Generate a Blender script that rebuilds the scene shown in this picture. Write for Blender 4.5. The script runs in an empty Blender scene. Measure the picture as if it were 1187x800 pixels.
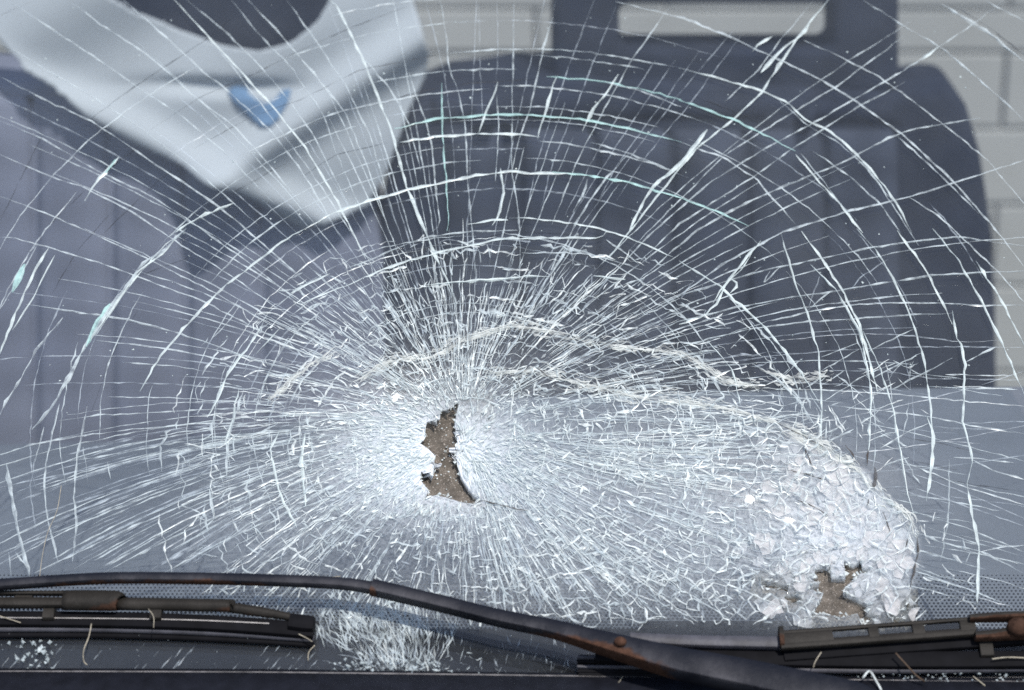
import bpy, math, random
import numpy as np
from mathutils import Vector
from mathutils.geometry import delaunay_2d_cdt

random.seed(7)
rng = np.random.default_rng(7)
scene = bpy.context.scene
col = scene.collection

# ------------------------------------------------------------------ camera, sky, sun, exposure
W, H = 1187.0, 800.0                     # photograph pixels, used as a ruler on the glass
SLOPE = math.radians(35.0)               # windscreen rake from the horizontal
PITCH = math.radians(20.0)               # camera looks down by this
DIST, LENS = 1.6, 88.2
TV = np.array([0, math.cos(SLOPE), math.sin(SLOPE)])     # up the glass
NV = np.array([0, -math.sin(SLOPE), math.cos(SLOPE)])    # out of the glass
AIM = 0.255 * TV
FWD = np.array([0, math.cos(PITCH), -math.sin(PITCH)])
UPV = np.array([0, math.sin(PITCH), math.cos(PITCH)])
CAM = AIM - DIST * FWD

cd = bpy.data.cameras.new('camera')
cam = bpy.data.objects.new('camera', cd); col.objects.link(cam)
cam.location = CAM; cam.rotation_euler = (math.pi / 2 - PITCH, 0, 0)
cd.lens = LENS; cd.sensor_width = 36; cd.sensor_fit = 'HORIZONTAL'
cd.clip_start = 0.05; cd.clip_end = 200
cd.dof.use_dof = True; cd.dof.focus_distance = DIST - 0.02; cd.dof.aperture_fstop = 6.3
scene.camera = cam

SUN_ELEV, SUN_AZ = math.radians(58), math.radians(156)   # azimuth clockwise from +Y
world = bpy.data.worlds.new('World'); scene.world = world; world.use_nodes = True
wn = world.node_tree.nodes; wl = world.node_tree.links
sky = wn.new('ShaderNodeTexSky'); sky.sky_type = 'NISHITA'; sky.sun_disc = False
sky.sun_elevation = SUN_ELEV; sky.sun_rotation = SUN_AZ
sky.air_density = 1.0; sky.dust_density = 1.2; sky.ozone_density = 1.0
wl.new(sky.outputs[0], wn['Background'].inputs[0]); wn['Background'].inputs[1].default_value = 0.10
sl = bpy.data.lights.new('sun', 'SUN'); sl.energy = 2.6; sl.angle = math.radians(0.6); sl.color = (1, 0.96, 0.9)
so = bpy.data.objects.new('sun', sl); col.objects.link(so)
sd = Vector((math.sin(SUN_AZ) * math.cos(SUN_ELEV), math.cos(SUN_AZ) * math.cos(SUN_ELEV), math.sin(SUN_ELEV)))
so.rotation_euler = sd.to_track_quat('Z', 'Y').to_euler()
vs = scene.view_settings
vs.view_transform = 'Standard'; vs.look = 'None'; vs.gamma = 1; vs.exposure = 0.32
scene.cycles.transparent_max_bounces = 40
scene.cycles.max_bounces = 8
scene.cycles.use_denoising = False

# ------------------------------------------------------------------ geometry of the place
def rays(px, py):
    px = np.asarray(px, float); py = np.asarray(py, float)
    k = 36.0 / LENS / W
    d = FWD[None] + ((px - W / 2) * k)[:, None] * np.array([1., 0, 0])[None] - ((py - H / 2) * k)[:, None] * UPV[None]
    return d

def flat_us(px, py):
    d = rays(px, py); t = -(CAM @ NV) / (d @ NV)
    p = CAM + t[:, None] * d
    return p[:, 0], p @ TV

def c_us(px, py):
    u, s = flat_us([px], [py]); return u[0], s[0]
DENTS = [c_us(530, 520) + (0.024, 0.062, 0.05), c_us(950, 610) + (0.016, 0.06, 0.04), c_us(740, 570) + (0.010, 0.09, 0.05)]

def relief(u, s):
    h = -0.07 * u * u
    for (a, b, d, su, ss) in DENTS:
        h = h - d * np.exp(-((u - a) / su) ** 2 - ((s - b) / ss) ** 2)
    return h

def on_glass(px, py, lift=0.0):
    """points of the windscreen (lifted off it by lift metres) as seen at these picture positions"""
    d = rays(px, py); lift = np.asarray(lift, float)
    dn = d @ NV; c = CAM @ NV
    t = -c / dn
    for _ in range(14):
        p = CAM + t[:, None] * d
        h = relief(p[:, 0], p @ TV) + lift
        t = t + 0.8 * ((h - c) / dn - t)
    return CAM + t[:, None] * d

def G(px, py, lift=0.0):
    return on_glass([px], [py], lift)[0]

def at_depth(px, py, Y):
    d = rays(px, py); t = (Y - CAM[1]) / d[:, 1]
    return CAM + t[:, None] * d

# ------------------------------------------------------------------ object helpers
def obj(name, verts, faces, mat=None, parent=None, smooth=False):
    me = bpy.data.meshes.new(name)
    me.from_pydata([tuple(map(float, v)) for v in verts], [], [tuple(int(i) for i in f) for f in faces])
    if smooth:
        me.polygons.foreach_set('use_smooth', [True] * len(me.polygons))
    me.update()
    o = bpy.data.objects.new(name, me); col.objects.link(o)
    if mat is not None: me.materials.append(mat)
    if parent is not None: o.parent = parent
    return o

def thing(name, label, cat, loc=(0, 0, 0), group=None):
    o = bpy.data.objects.new(name, None); col.objects.link(o)
    o.empty_display_size = 0.05
    o['label'] = label; o['category'] = cat
    if group: o['group'] = group
    return o

def tag(o, label, cat, group=None):
    o['label'] = label; o['category'] = cat
    if group: o['group'] = group
    return o

def attr(o, name, vals):
    a = o.data.attributes.new(name, 'FLOAT', 'POINT')
    a.data.foreach_set('value', np.asarray(vals, dtype=np.float32))

# ------------------------------------------------------------------ materials
def mat(name):
    m = bpy.data.materials.new(name); m.use_nodes = True
    nt = m.node_tree; return m, nt.nodes, nt.links, nt.nodes['Principled BSDF']

def noise(n, l, scale, detail=4, rough=0.55, vec=None):
    t = n.new('ShaderNodeTexNoise'); t.inputs['Scale'].default_value = scale
    t.inputs['Detail'].default_value = detail; t.inputs['Roughness'].default_value = rough
    if vec is None:
        c = n.new('ShaderNodeTexCoord'); vec = c.outputs['Object']
    l.new(vec, t.inputs['Vector']); return t.outputs['Fac']

def ramp(n, l, fac, stops):
    r = n.new('ShaderNodeValToRGB'); e = r.color_ramp.elements
    while len(e) < len(stops): e.new(0.5)
    for k, (p, c) in enumerate(stops):
        e[k].position = p; e[k].color = (c, c, c, 1) if isinstance(c, (int, float)) else (*c, 1)
    l.new(fac, r.inputs[0]); return r.outputs[0]

def mixc(n, l, fac, a, b):
    m = n.new('ShaderNodeMix'); m.data_type = 'RGBA'
    if isinstance(fac, float): m.inputs[0].default_value = fac
    else: l.new(fac, m.inputs[0])
    for k, v in ((6, a), (7, b)):
        if isinstance(v, tuple): m.inputs[k].default_value = (*v, 1)
        else: l.new(v, m.inputs[k])
    return m.outputs[2]

def mth(n, l, op, a, b=0.0, clamp=False):
    m = n.new('ShaderNodeMath'); m.operation = op; m.use_clamp = clamp
    for k, v in ((0, a), (1, b)):
        if isinstance(v, (int, float)): m.inputs[k].default_value = v
        else: l.new(v, m.inputs[k])
    return m.outputs[0]

def bump(n, l, b, h, strength, dist):
    q = n.new('ShaderNodeBump'); q.inputs['Strength'].default_value = strength; q.inputs['Distance'].default_value = dist
    l.new(h, q.inputs['Height']); l.new(q.outputs[0], b.inputs['Normal'])

def simple(name, c, rough=0.6, var=0.25, scale=60, spec=0.4, bmp=0.0, metal=0.0):
    m, n, l, b = mat(name)
    f = noise(n, l, scale)
    dk = tuple(x * (1 - var) for x in c); lt = tuple(min(1, x * (1 + var)) for x in c)
    l.new(mixc(n, l, ramp(n, l, f, [(0.3, 0.0), (0.7, 1.0)]), dk, lt), b.inputs['Base Color'])
    b.inputs['Roughness'].default_value = rough; b.inputs['Specular IOR Level'].default_value = spec
    b.inputs['Metallic'].default_value = metal
    if bmp: bump(n, l, b, noise(n, l, scale * 6), 0.6, bmp)
    return m

def fabric(name, c, per=0.055, k=0.22):
    m, n, l, b = mat(name); tc = n.new('ShaderNodeTexCoord'); fs = []
    for d, sc in (('X', 1.0), ('Z', 1.25)):
        w = n.new('ShaderNodeTexWave'); w.bands_direction = d; w.inputs['Scale'].default_value = sc / per / 3.2; w.inputs['Distortion'].default_value = 1.2; w.inputs['Detail'].default_value = 2
        l.new(tc.outputs['Object'], w.inputs['Vector']); fs.append(w.outputs['Fac'])
    f = mth(n, l, 'ADD', mth(n, l, 'MULTIPLY', mth(n, l, 'ADD', fs[0], fs[1]), 0.35), mth(n, l, 'MULTIPLY', noise(n, l, 400, 3), 0.3))
    l.new(mixc(n, l, f, tuple(q * (1 - k) for q in c), tuple(q * (1 + k) for q in c)), b.inputs['Base Color'])
    b.inputs['Roughness'].default_value = 0.92; b.inputs['Specular IOR Level'].default_value = 0.15
    bump(n, l, b, noise(n, l, 500, 3), 0.5, 0.0008); return m

def crack_mat(name, c, amin, amax, scale=140, rough=0.3):
    m, n, l, b = mat(name)
    b.inputs['Base Color'].default_value = (*c, 1); b.inputs['Roughness'].default_value = rough
    b.inputs['Specular IOR Level'].default_value = 0.6
    f = noise(n, l, scale, 3, 0.6)
    l.new(ramp(n, l, f, [(0.36, amin), (0.62, amax)]), b.inputs['Alpha'])
    return m
M_BRIGHT = crack_mat('crack_bright', (0.74, 0.83, 0.82), 0.6, 1.0)
M_MID = crack_mat('crack_mid', (0.66, 0.74, 0.76), 0.25, 0.85)
M_FAINT = crack_mat('crack_faint', (0.62, 0.70, 0.76), 0.10, 0.5)
M_TEAL = crack_mat('crack_edge_green', (0.52, 0.78, 0.74), 0.5, 0.95)
M_SHADE = crack_mat('crack_shade', (0.03, 0.035, 0.045), 0.1, 0.65, 60, 0.6)  # shaded sides and shadows of cracks, painted as dark translucent ribbons
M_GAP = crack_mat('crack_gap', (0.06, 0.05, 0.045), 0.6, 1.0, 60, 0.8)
M_CRUSH = crack_mat('crushed', (0.84, 0.90, 0.89), 0.35, 1.0, 220)

def glass_material():
    m, n, l, b = mat('laminated_glass')
    n.remove(b); out = n['Material Output']
    tr = n.new('ShaderNodeBsdfTransparent'); tr.inputs[0].default_value = (0.93, 0.96, 0.965, 1)
    gl = n.new('ShaderNodeBsdfGlossy'); gl.inputs['Roughness'].default_value = 0.03
    fr = n.new('ShaderNodeFresnel'); geo = n.new('ShaderNodeNewGeometry')
    ior = n.new('ShaderNodeMix'); ior.inputs[2].default_value = 1.52; ior.inputs[3].default_value = 1 / 1.52   # same reflectance on both faces of the pane
    l.new(geo.outputs['Backfacing'], ior.inputs[0]); l.new(ior.outputs[0], fr.inputs[0])
    bp = n.new('ShaderNodeBump'); bp.inputs['Strength'].default_value = 0.12; bp.inputs['Distance'].default_value = 0.002
    l.new(noise(n, l, 30, 2), bp.inputs['Height']); l.new(bp.outputs[0], gl.inputs['Normal'])
    m1 = n.new('ShaderNodeMixShader'); l.new(fr.outputs[0], m1.inputs[0]); l.new(tr.outputs[0], m1.inputs[1]); l.new(gl.outputs[0], m1.inputs[2])
    # road film and powdered glass that lie on the pane
    df = n.new('ShaderNodeBsdfDiffuse'); df.inputs[0].default_value = (0.86, 0.90, 0.95, 1)
    film = ramp(n, l, noise(n, l, 9, 5, 0.6), [(0.3, 0.008), (0.75, 0.028)])
    at = n.new('ShaderNodeAttribute'); at.attribute_name = 'crush'
    grain = ramp(n, l, noise(n, l, 420, 3, 0.6), [(0.38, 0.35), (0.56, 1.0)])
    pw = mth(n, l, 'MAXIMUM', mth(n, l, 'MULTIPLY', at.outputs['Fac'], grain), mth(n, l, 'SUBTRACT', mth(n, l, 'MULTIPLY', at.outputs['Fac'], 1.5), 0.55))
    fac = mth(n, l, 'ADD', film, pw, True)
    m2 = n.new('ShaderNodeMixShader'); l.new(fac, m2.inputs[0]); l.new(m1.outputs[0], m2.inputs[1]); l.new(df.outputs[0], m2.inputs[2])
    l.new(m2.outputs[0], out.inputs[0])
    return m
M_GLASS = glass_material()

def shard_material(name='frosted_shard', a0=.05, a1=.42, tint=(1, .985, .98)):
    m, n, l, b = mat(name)
    f = noise(n, l, 90, 5, 0.65)
    l.new(mixc(n, l, ramp(n, l, f, [(0.35, 0.0), (0.7, 1.0)]), tuple(.82 * q for q in tint), tuple(.97 * q for q in tint)), b.inputs['Base Color'])
    b.inputs['Roughness'].default_value = 0.6; b.inputs['Specular IOR Level'].default_value = 0.25
    l.new(ramp(n, l, noise(n, l, 160, 4, 0.6), [(0.35, a0), (0.6, a1)]), b.inputs['Alpha'])
    return m
M_SHARD = shard_material(); M_SHARD2 = shard_material('clear_shard', .03, .28, (.93, .97, 1))

def grime_material():
    m, n, l, b = mat('exposed_grime')
    f = noise(n, l, 120, 6, 0.65)
    c1 = mixc(n, l, ramp(n, l, f, [(0.32, 0.0), (0.68, 1.0)]), (0.10, 0.087, 0.072), (0.25, 0.215, 0.18))
    sp = ramp(n, l, noise(n, l, 900, 2, 0.5), [(0.62, 0.0), (0.68, 1.0)])
    l.new(mixc(n, l, sp, c1, (0.5, 0.45, 0.4)), b.inputs['Base Color'])
    b.inputs['Roughness'].default_value = 0.95
    bump(n, l, b, noise(n, l, 420, 5, 0.7), 1.0, 0.002)
    return m
M_GRIME = grime_material()
M_FRIT = simple('black_ceramic_print', (0.008, 0.009, 0.014), 0.95, 0.2, 60, 0.05)

def painted_metal(name, base, dusty, rustc):
    m, n, l, b = mat(name)
    at = n.new('ShaderNodeAttribute'); at.attribute_name = 'rust'
    f = noise(n, l, 70, 6, 0.7)
    d = ramp(n, l, noise(n, l, 26, 6, 0.65), [(0.42, 0.0), (0.72, 0.75)])
    ad = n.new('ShaderNodeAttribute'); ad.attribute_name = 'dust'
    d = mth(n, l, 'MULTIPLY', mth(n, l, 'ADD', mth(n, l, 'MULTIPLY', ad.outputs['Fac'], 1.0), 0.12), mth(n, l, 'ADD', d, 0.12), True)
    c = mixc(n, l, d, base, dusty)
    rc = mixc(n, l, ramp(n, l, noise(n, l, 300, 5, 0.7), [(0.3, 0.0), (0.7, 1.0)]), tuple(x * 0.35 for x in rustc), rustc)
    rm = ramp(n, l, mth(n, l, 'ADD', mth(n, l, 'MULTIPLY', at.outputs['Fac'], 0.9), mth(n, l, 'MULTIPLY', f, 0.55)), [(0.52, 0.0), (0.62, 1.0)])
    l.new(mixc(n, l, rm, c, rc), b.inputs['Base Color'])
    b.inputs['Specular IOR Level'].default_value = 0.12
    l.new(mth(n, l, 'ADD', mth(n, l, 'MULTIPLY', rm, 0.4), 0.5), b.inputs['Roughness'])
    bump(n, l, b, noise(n, l, 500, 5, 0.7), 0.5, 0.0007)
    return m
M_ARM = painted_metal('black_arm_paint', (0.008, 0.010, 0.017), (0.115, 0.112, 0.125), (0.12, 0.062, 0.042))
M_BLADE = painted_metal('brown_blade_plastic', (0.022, 0.020, 0.018), (0.062, 0.056, 0.05), (0.095, 0.052, 0.036))
M_RUBBER = simple('blade_rubber', (0.075, 0.075, 0.09), 0.55, 0.35, 90, 0.4, 0.0004)
M_BLACKRUB = simple('black_rubber', (0.007, 0.007, 0.009), 0.7, 0.3, 90, 0.1)
M_STEEL = simple('steel_strip', (0.42, 0.40, 0.38), 0.4, 0.3, 200, 0.5, 0.0, 0.6)
M_COWL = simple('cowl_plastic', (0.011, 0.012, 0.018), 0.6, 0.3, 120, 0.2, 0.0003)
M_LIP = simple('cowl_lip', (0.20, 0.19, 0.19), 0.6, 0.45, 160, 0.4, 0.0005)
M_STRAW = simple('dry_straw', (0.42, 0.38, 0.30), 0.8, 0.35, 200, 0.2)
M_TWIG = simple('dark_twig', (0.10, 0.07, 0.05), 0.8, 0.3, 200, 0.2)
M_DASH = simple('dashboard_vinyl', (0.20, 0.205, 0.232), 0.6, 0.10, 12, 0.35, 0.0006)
M_SEATR = simple('navy_seat_cloth', (0.022, 0.027, 0.045), 0.9, 0.3, 25, 0.2, 0.0006)
M_SEATRL = fabric('navy_seat_insert', (0.050, 0.057, 0.082), .055, .45)
M_SEATL = fabric('grey_seat_cloth', (0.235, 0.245, 0.315), .07, .24)
M_CLOTH = simple('white_cloth', (0.54, 0.565, 0.595), 0.85, 0.08, 9, 0.2)
M_BLUE = simple('blue_print', (0.16, 0.27, 0.43), 0.7, 0.15, 40, 0.2)
M_PANEL = simple('pale_panel', (0.50, 0.49, 0.465), 0.8, 0.05, 6, 0.2)
M_SEAM = simple('panel_backing', (0.44, 0.43, 0.41), 0.8, 0.1, 6, 0.2)

# ------------------------------------------------------------------ mesh builders
def poly_np(p): return np.array(p, float)

def inside(poly, x, y):
    poly = poly_np(poly); r = np.zeros(x.shape, bool); n = len(poly); j = n - 1
    for i in range(n):
        xi, yi = poly[i]; xj, yj = poly[j]
        c = ((yi > y) != (yj > y)) & (x < (xj - xi) * (y - yi) / (yj - yi + 1e-12) + xi)
        r ^= c; j = i
    return r

def nearest(poly, x, y):
    poly = poly_np(poly); best = np.full(x.shape, 1e9); bx = x.copy(); by = y.copy()
    for i in range(len(poly)):
        a = poly[i]; b = poly[(i + 1) % len(poly)]; d = b - a
        t = np.clip(((x - a[0]) * d[0] + (y - a[1]) * d[1]) / (d @ d + 1e-12), 0, 1)
        qx = a[0] + t * d[0]; qy = a[1] + t * d[1]; dd = np.hypot(x - qx, y - qy)
        m = dd < best; best[m] = dd[m]; bx[m] = qx[m]; by[m] = qy[m]
    return best, bx, by

def px_grid(x0, x1, y0, y1, step):
    xs = np.linspace(x0, x1, max(2, int(round((x1 - x0) / step)) + 1)); ys = np.linspace(y0, y1, max(2, int(round((y1 - y0) / step)) + 1))
    X, Y = np.meshgrid(xs, ys); nx = len(xs)
    f = [(j * nx + i, j * nx + i + 1, (j + 1) * nx + i + 1, (j + 1) * nx + i) for j in range(len(ys) - 1) for i in range(nx - 1)]
    return X.ravel(), Y.ravel(), np.array(f)

def region(poly, step):
    """grid clipped to an outline; border vertices are pulled onto the outline"""
    p = poly_np(poly)
    x, y, f = px_grid(p[:, 0].min() - step, p[:, 0].max() + step, p[:, 1].min() - step, p[:, 1].max() + step, step)
    d, bx, by = nearest(poly, x, y); m = d < step * 0.62
    x = np.where(m, bx, x); y = np.where(m, by, y)
    cx = x[f].mean(1); cy = y[f].mean(1); keep = inside(poly, cx, cy)
    f = f[keep]; used = np.unique(f); mp = -np.ones(len(x), int); mp[used] = np.arange(len(used))
    return x[used], y[used], mp[f]

def solidify(o, t, offset=-1):
    m = o.modifiers.new('thickness', 'SOLIDIFY'); m.thickness = t; m.offset = offset; return o

def bevel(o, w, seg=3):
    m = o.modifiers.new('soft_edges', 'BEVEL'); m.width = w; m.segments = seg; m.limit_method = 'ANGLE'; return o

def rect_section(w, d, r=0.25, n=3):
    """rounded rectangle, w along the glass, d out of it"""
    q = r * min(w, d); pts = []
    for (sx, sy, a0) in ((1, 1, 0), (-1, 1, 90), (-1, -1, 180), (1, -1, 270)):
        for k in range(n):
            a = math.radians(a0 + 90 * k / (n - 1)); pts.append((sx * (w / 2 - q) + q * math.cos(a), sy * (d / 2 - q) + q * math.sin(a)))
    return pts

def smooth_path(st, n):
    """Catmull-Rom through stations (rows of numbers)"""
    st = np.array(st, float); P = np.vstack([2 * st[0] - st[1], st, 2 * st[-1] - st[-2]]); out = []
    for i in range(len(st) - 1):
        a, b, c, d = P[i:i + 4]
        for k in range(n):
            t = k / n
            out.append(0.5 * (2 * b + (c - a) * t + (2 * a - 5 * b + 4 * c - d) * t * t + (3 * b - a - 3 * c + d) * t ** 3))
    out.append(st[-1]); return np.array(out)

def sweep(name, stations, material, parent, sub=4, rnd=0.3, curved=True, rustcol=None):
    """stations: px, py, lift(m), width(m), depth(m)[, rust]"""
    st = np.array([list(s) + [0] * (6 - len(s)) for s in stations], float)
    st = smooth_path(st, sub) if curved and len(st) > 2 else (np.array([st[0] + (st[1] - st[0]) * k / sub for k in range(sub + 1)]) if len(st) == 2 else st)
    P = on_glass(st[:, 0], st[:, 1], st[:, 2]); T = np.gradient(P, axis=0); T /= np.linalg.norm(T, axis=1)[:, None]
    V = []; F = []; R = []; U = []
    for i in range(len(st)):
        B = np.cross(NV, T[i]); B /= np.linalg.norm(B); N2 = np.cross(T[i], B)
        for (a, b) in rect_section(st[i, 3], st[i, 4], rnd):
            V.append(P[i] + a * B + b * N2)
            U.append(max(0.0, min(1.0, 0.5 - a / st[i, 3] * 1.6)) * (b > -0.2 * st[i, 4]))
            R.append(st[i, 5] * (0.55 + 0.45 * (-a / (st[i, 3] / 2 + 1e-9)) - 0.25 * b / (st[i, 4] / 2 + 1e-9)))
    m = 12
    for i in range(len(st) - 1):
        for k in range(m):
            F.append((i * m + k, i * m + (k + 1) % m, (i + 1) * m + (k + 1) % m, (i + 1) * m + k))
    F.append(tuple(range(m - 1, -1, -1))); F.append(tuple(range((len(st) - 1) * m, len(st) * m)))
    o = obj(name, V, F, material, parent, True); attr(o, 'rust', R); attr(o, 'dust', U)
    if rnd < .36: o.data.set_sharp_from_angle(angle=math.radians(28))
    return o

# ------------------------------------------------------------------ crack ribbons
class Ribbons:
    def __init__(s): s.V = []; s.F = []; s.n = 0
    def add(s, pts, w, lift=0.0006, jit=0.5, step=7.0, taper=(0.25, 0.25), wn=0.35):
        p = np.array(pts, float); seg = np.hypot(*np.diff(p, axis=0).T); L = np.concatenate([[0], np.cumsum(seg)])
        n = max(2, int(L[-1] / step) + 1); t = np.linspace(0, L[-1], n)
        x = np.interp(t, L, p[:, 0]); y = np.interp(t, L, p[:, 1])
        if n > 2:
            x[1:-1] += rng.normal(0, jit, n - 2); y[1:-1] += rng.normal(0, jit, n - 2)
        dx = np.gradient(x); dy = np.gradient(y); q = np.hypot(dx, dy) + 1e-9; nx, ny = -dy / q, dx / q
        f = t / (L[-1] + 1e-9)
        ww = w * np.clip(1 + rng.normal(0, wn, n), 0.35, 2.2)
        ww *= np.minimum(1, taper[0] + f * 6) * np.minimum(1, taper[1] + (1 - f) * 6)
        k = 0.00055 * w; tilt = random.uniform(-0.4, 0.4) * k
        X = np.stack([x + nx * ww / 2, x, x - nx * ww / 2], 1).ravel(); Y = np.stack([y + ny * ww / 2, y, y - ny * ww / 2], 1).ravel()
        Z = np.tile([lift + tilt, lift + k * 0.35, lift - tilt], n)
        i0 = s.n; s.V.append(np.stack([X, Y, Z], 1)); s.n += 3 * n
        for i in range(n - 1):
            q0 = i0 + 3 * i
            s.F += [(q0, q0 + 1, q0 + 4, q0 + 3), (q0 + 1, q0 + 2, q0 + 5, q0 + 4)]
    def build(s, name, m, parent):
        v = np.vstack(s.V); return obj(name, on_glass(v[:, 0], v[:, 1], v[:, 2]), s.F, m, parent)

A = np.array([535.0, 495.0])
def radial(th0, r):
    b = -0.8 if (math.cos(th0) > 0 and math.sin(th0) < 0) else 1.0
    th = th0 - b * math.radians(7.5) * math.cos(th0) * (r - 250) / 300
    return np.stack([A[0] + r * np.cos(th), A[1] - r * np.sin(th)], 1)
def theta_of(x, y):
    r = math.hypot(x - A[0], A[1] - y); th = math.atan2(A[1] - y, x - A[0])
    t0 = th
    for _ in range(6): t0 = th + math.radians(7.5) * math.cos(t0) * (r - 250) / 300
    return t0, r

# ------------------------------------------------------------------ setting behind the glass
HOLES = [
    [(532,465),(529,480),(527,492),(530,510),(529,530),(534,552),(541,563),(549,573),(563,580),(548,584),(534,582),(519,577),(505,574),(497,576),(489,581),(497,569),(487,556),(488,545),(496,546),(502,553),(504,528),(497,521),(487,514),(493,508),(493,498),(495,489),(510,486),(511,476),(520,474)],
    [(941,710),(954,688),(936,682),(938,678),(952,675),(944,674),(934,668),(944,669),(945,657),(962,654),(964,668),(980,668),(978,648),(988,654),(995,651),(997,641),(999,657),(1011,658),(1004,665),(998,664),(985,676),(977,685),(1010,702),(1003,709),(1016,716),(1000,723),(994,711),(975,716),(958,712)],
    [(880,670),(898,673),(915,677),(913,686),(898,683),(884,680)],
    [(910,688),(928,687),(929,697),(920,699),(909,695)],
    [(1050,702),(1055,692),(1053,710),(1046,705)],
    [(1029,711),(1040,716),(1051,716),(1038,722)],
]

wall = obj('rear_wall', [(-1.6, 2.225, -1.6), (1.6, 2.225, -1.6), (1.6, 2.225, 0.7), (-1.6, 2.225, 0.7), (-1.6, 2.3, -1.6), (1.6, 2.3, -1.6), (1.6, 2.3, 0.7), (-1.6, 2.3, 0.7)],
           [(0, 1, 2, 3), (5, 4, 7, 6), (0, 4, 5, 1), (3, 2, 6, 7), (1, 5, 6, 2), (0, 3, 7, 4)], M_SEAM)
wall['kind'] = 'structure'
def slab(name, x0, x1, z0, z1, y0, y1, m, parent, bv=0.006):
    v = [(x0, y0, z0), (x1, y0, z0), (x1, y0, z1), (x0, y0, z1), (x0, y1, z0), (x1, y1, z0), (x1, y1, z1), (x0, y1, z1)]
    o = obj(name, v, [(0, 1, 2, 3), (5, 4, 7, 6), (0, 4, 5, 1), (3, 2, 6, 7), (1, 5, 6, 2), (0, 3, 7, 4)], m, parent)
    return bevel(o, bv, 2) if bv else o
rows_px = [-95, -42, 9, 60, 148, 236, 330, 430, 540]
for r in range(len(rows_px) - 1):
    z1 = at_depth([593], [rows_px[r]], 2.22)[0][2]; z0 = at_depth([593], [rows_px[r + 1]], 2.22)[0][2]
    xs = [-140, 40, 477, 770, 1166, 1420] if r % 2 == 1 else [-140, 240, 620, 1000, 1290, 1420]
    for a, b in zip(xs[:-1], xs[1:]):
        xa = at_depth([a], [60], 2.22)[0][0]; xb = at_depth([b], [60], 2.22)[0][0]
        slab('panel', xa + .0025, xb - .0025, z0 + .0025, z1 - .0025, 2.212 + random.uniform(0, .004), 2.224, M_PANEL, wall, .003)

# dashboard
def dashboard():
    nx, ny = 60, 40; V = []; F = []
    for j in range(ny + 1):
        t = j / ny
        for i in range(nx + 1):
            x = -0.85 + 1.7 * i / nx
            lf = 1 / (1 + math.exp((x + 0.16) * 22)); back = 0.45 + 0.03 * math.sin(x * 2.0) + 0.17 * lf
            y = 0.012 + (back - 0.012) * min(1, t / 0.86)
            z = -0.035 + 0.055 * math.sin(min(1, t / 0.86) * math.pi * 0.55)
            z -= 0.10 * lf * min(1, t / 0.86) ** 1.5
            if t > 0.86:
                a = (t - 0.86) / 0.14; y = back + 0.03 * math.sin(a * math.pi / 2); z -= 0.32 * a ** 2
            V.append((x, y, z))
    for j in range(ny):
        for i in range(nx):
            k = j * (nx + 1) + i; F.append((k, k + 1, k + nx + 2, k + nx + 1))
    o = obj('top_pad', V, F, M_DASH, None, True); solidify(o, 0.02); return o
dash = thing('dashboard', 'grey vinyl dashboard seen through the lower part of the broken windscreen', 'dashboard')
dashboard().parent = dash
for (x, w) in ((-0.2, 0.16), (0.18, 0.2)):
    v = slab('air_vent', x - w / 2, x + w / 2, -0.012, -0.004, 0.09, 0.12, M_BLACKRUB, dash, 0.002)

# seats
def shape_prism(name, poly, Y, depth, m, parent, bv=0.02, seg=4):
    p = at_depth([q[0] for q in poly], [q[1] for q in poly], Y); n = len(p)
    V = list(p) + [v + np.array([0, depth, 0]) for v in p]
    F = [tuple(range(n)), tuple(range(2 * n - 1, n - 1, -1))] + [(i, n + i, n + (i + 1) % n, (i + 1) % n) for i in range(n)]
    o = obj(name, V, F, m, parent); 
    import bmesh
    bm = bmesh.new(); bm.from_mesh(o.data); bmesh.ops.recalc_face_normals(bm, faces=bm.faces); bm.to_mesh(o.data); bm.free()
    if bv: bevel(o, bv, seg)
    o.data.polygons.foreach_set('use_smooth', [True] * len(o.data.polygons))
    return o

def cushion(name, poly, Y, depth, m, parent, step=14):
    """padded panel: puffed front, closed back"""
    x, y, f = region(poly, step); d, _, _ = nearest(poly, x, y)
    P = at_depth(x, y, Y); puff = depth * (1 - np.exp(-d / 26.0)); P[:, 1] -= puff
    o = obj(name, P, f, m, parent, True); solidify(o, 0.02, 1); return o

SY = 0.98
seatr = thing('front_seat', 'dark navy front seat with slotted headrest and ribbed back, right side', 'seat', group='front seats behind the windscreen')
shape_prism('backrest', [(432,560),(436,300),(446,215),(462,160),(482,118),(520,102),(600,94),(660,92),(860,100),(1040,111),(1085,106),(1108,105),(1122,125),(1138,180),(1150,260),(1156,350),(1158,560)], SY, 0.12, M_SEATR, seatr, 0.012, 3)
for k in range(6):
    x0 = 515 + 88 * k
    cushion('rib', [(x0 + 3, 150), (x0 + 85, 150), (x0 + 87, 250), (x0 + 89, 560), (x0 - 1, 560), (x0 + 1, 250)], SY, 0.013, M_SEATRL, seatr, 11)
cushion('upper_pad', [(500,112),(600,104),(860,110),(1040,122),(1046,145),(860,140),(600,140),(500,144)], SY, 0.012, M_SEATR, seatr, 9)
hr = shape_prism('headrest', [(641,-60),(655,-90),(1030,-90),(1043,-60),(1043,102),(641,98)], SY + 0.02, 0.09, M_SEATR, seatr, 0, 0)
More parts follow.
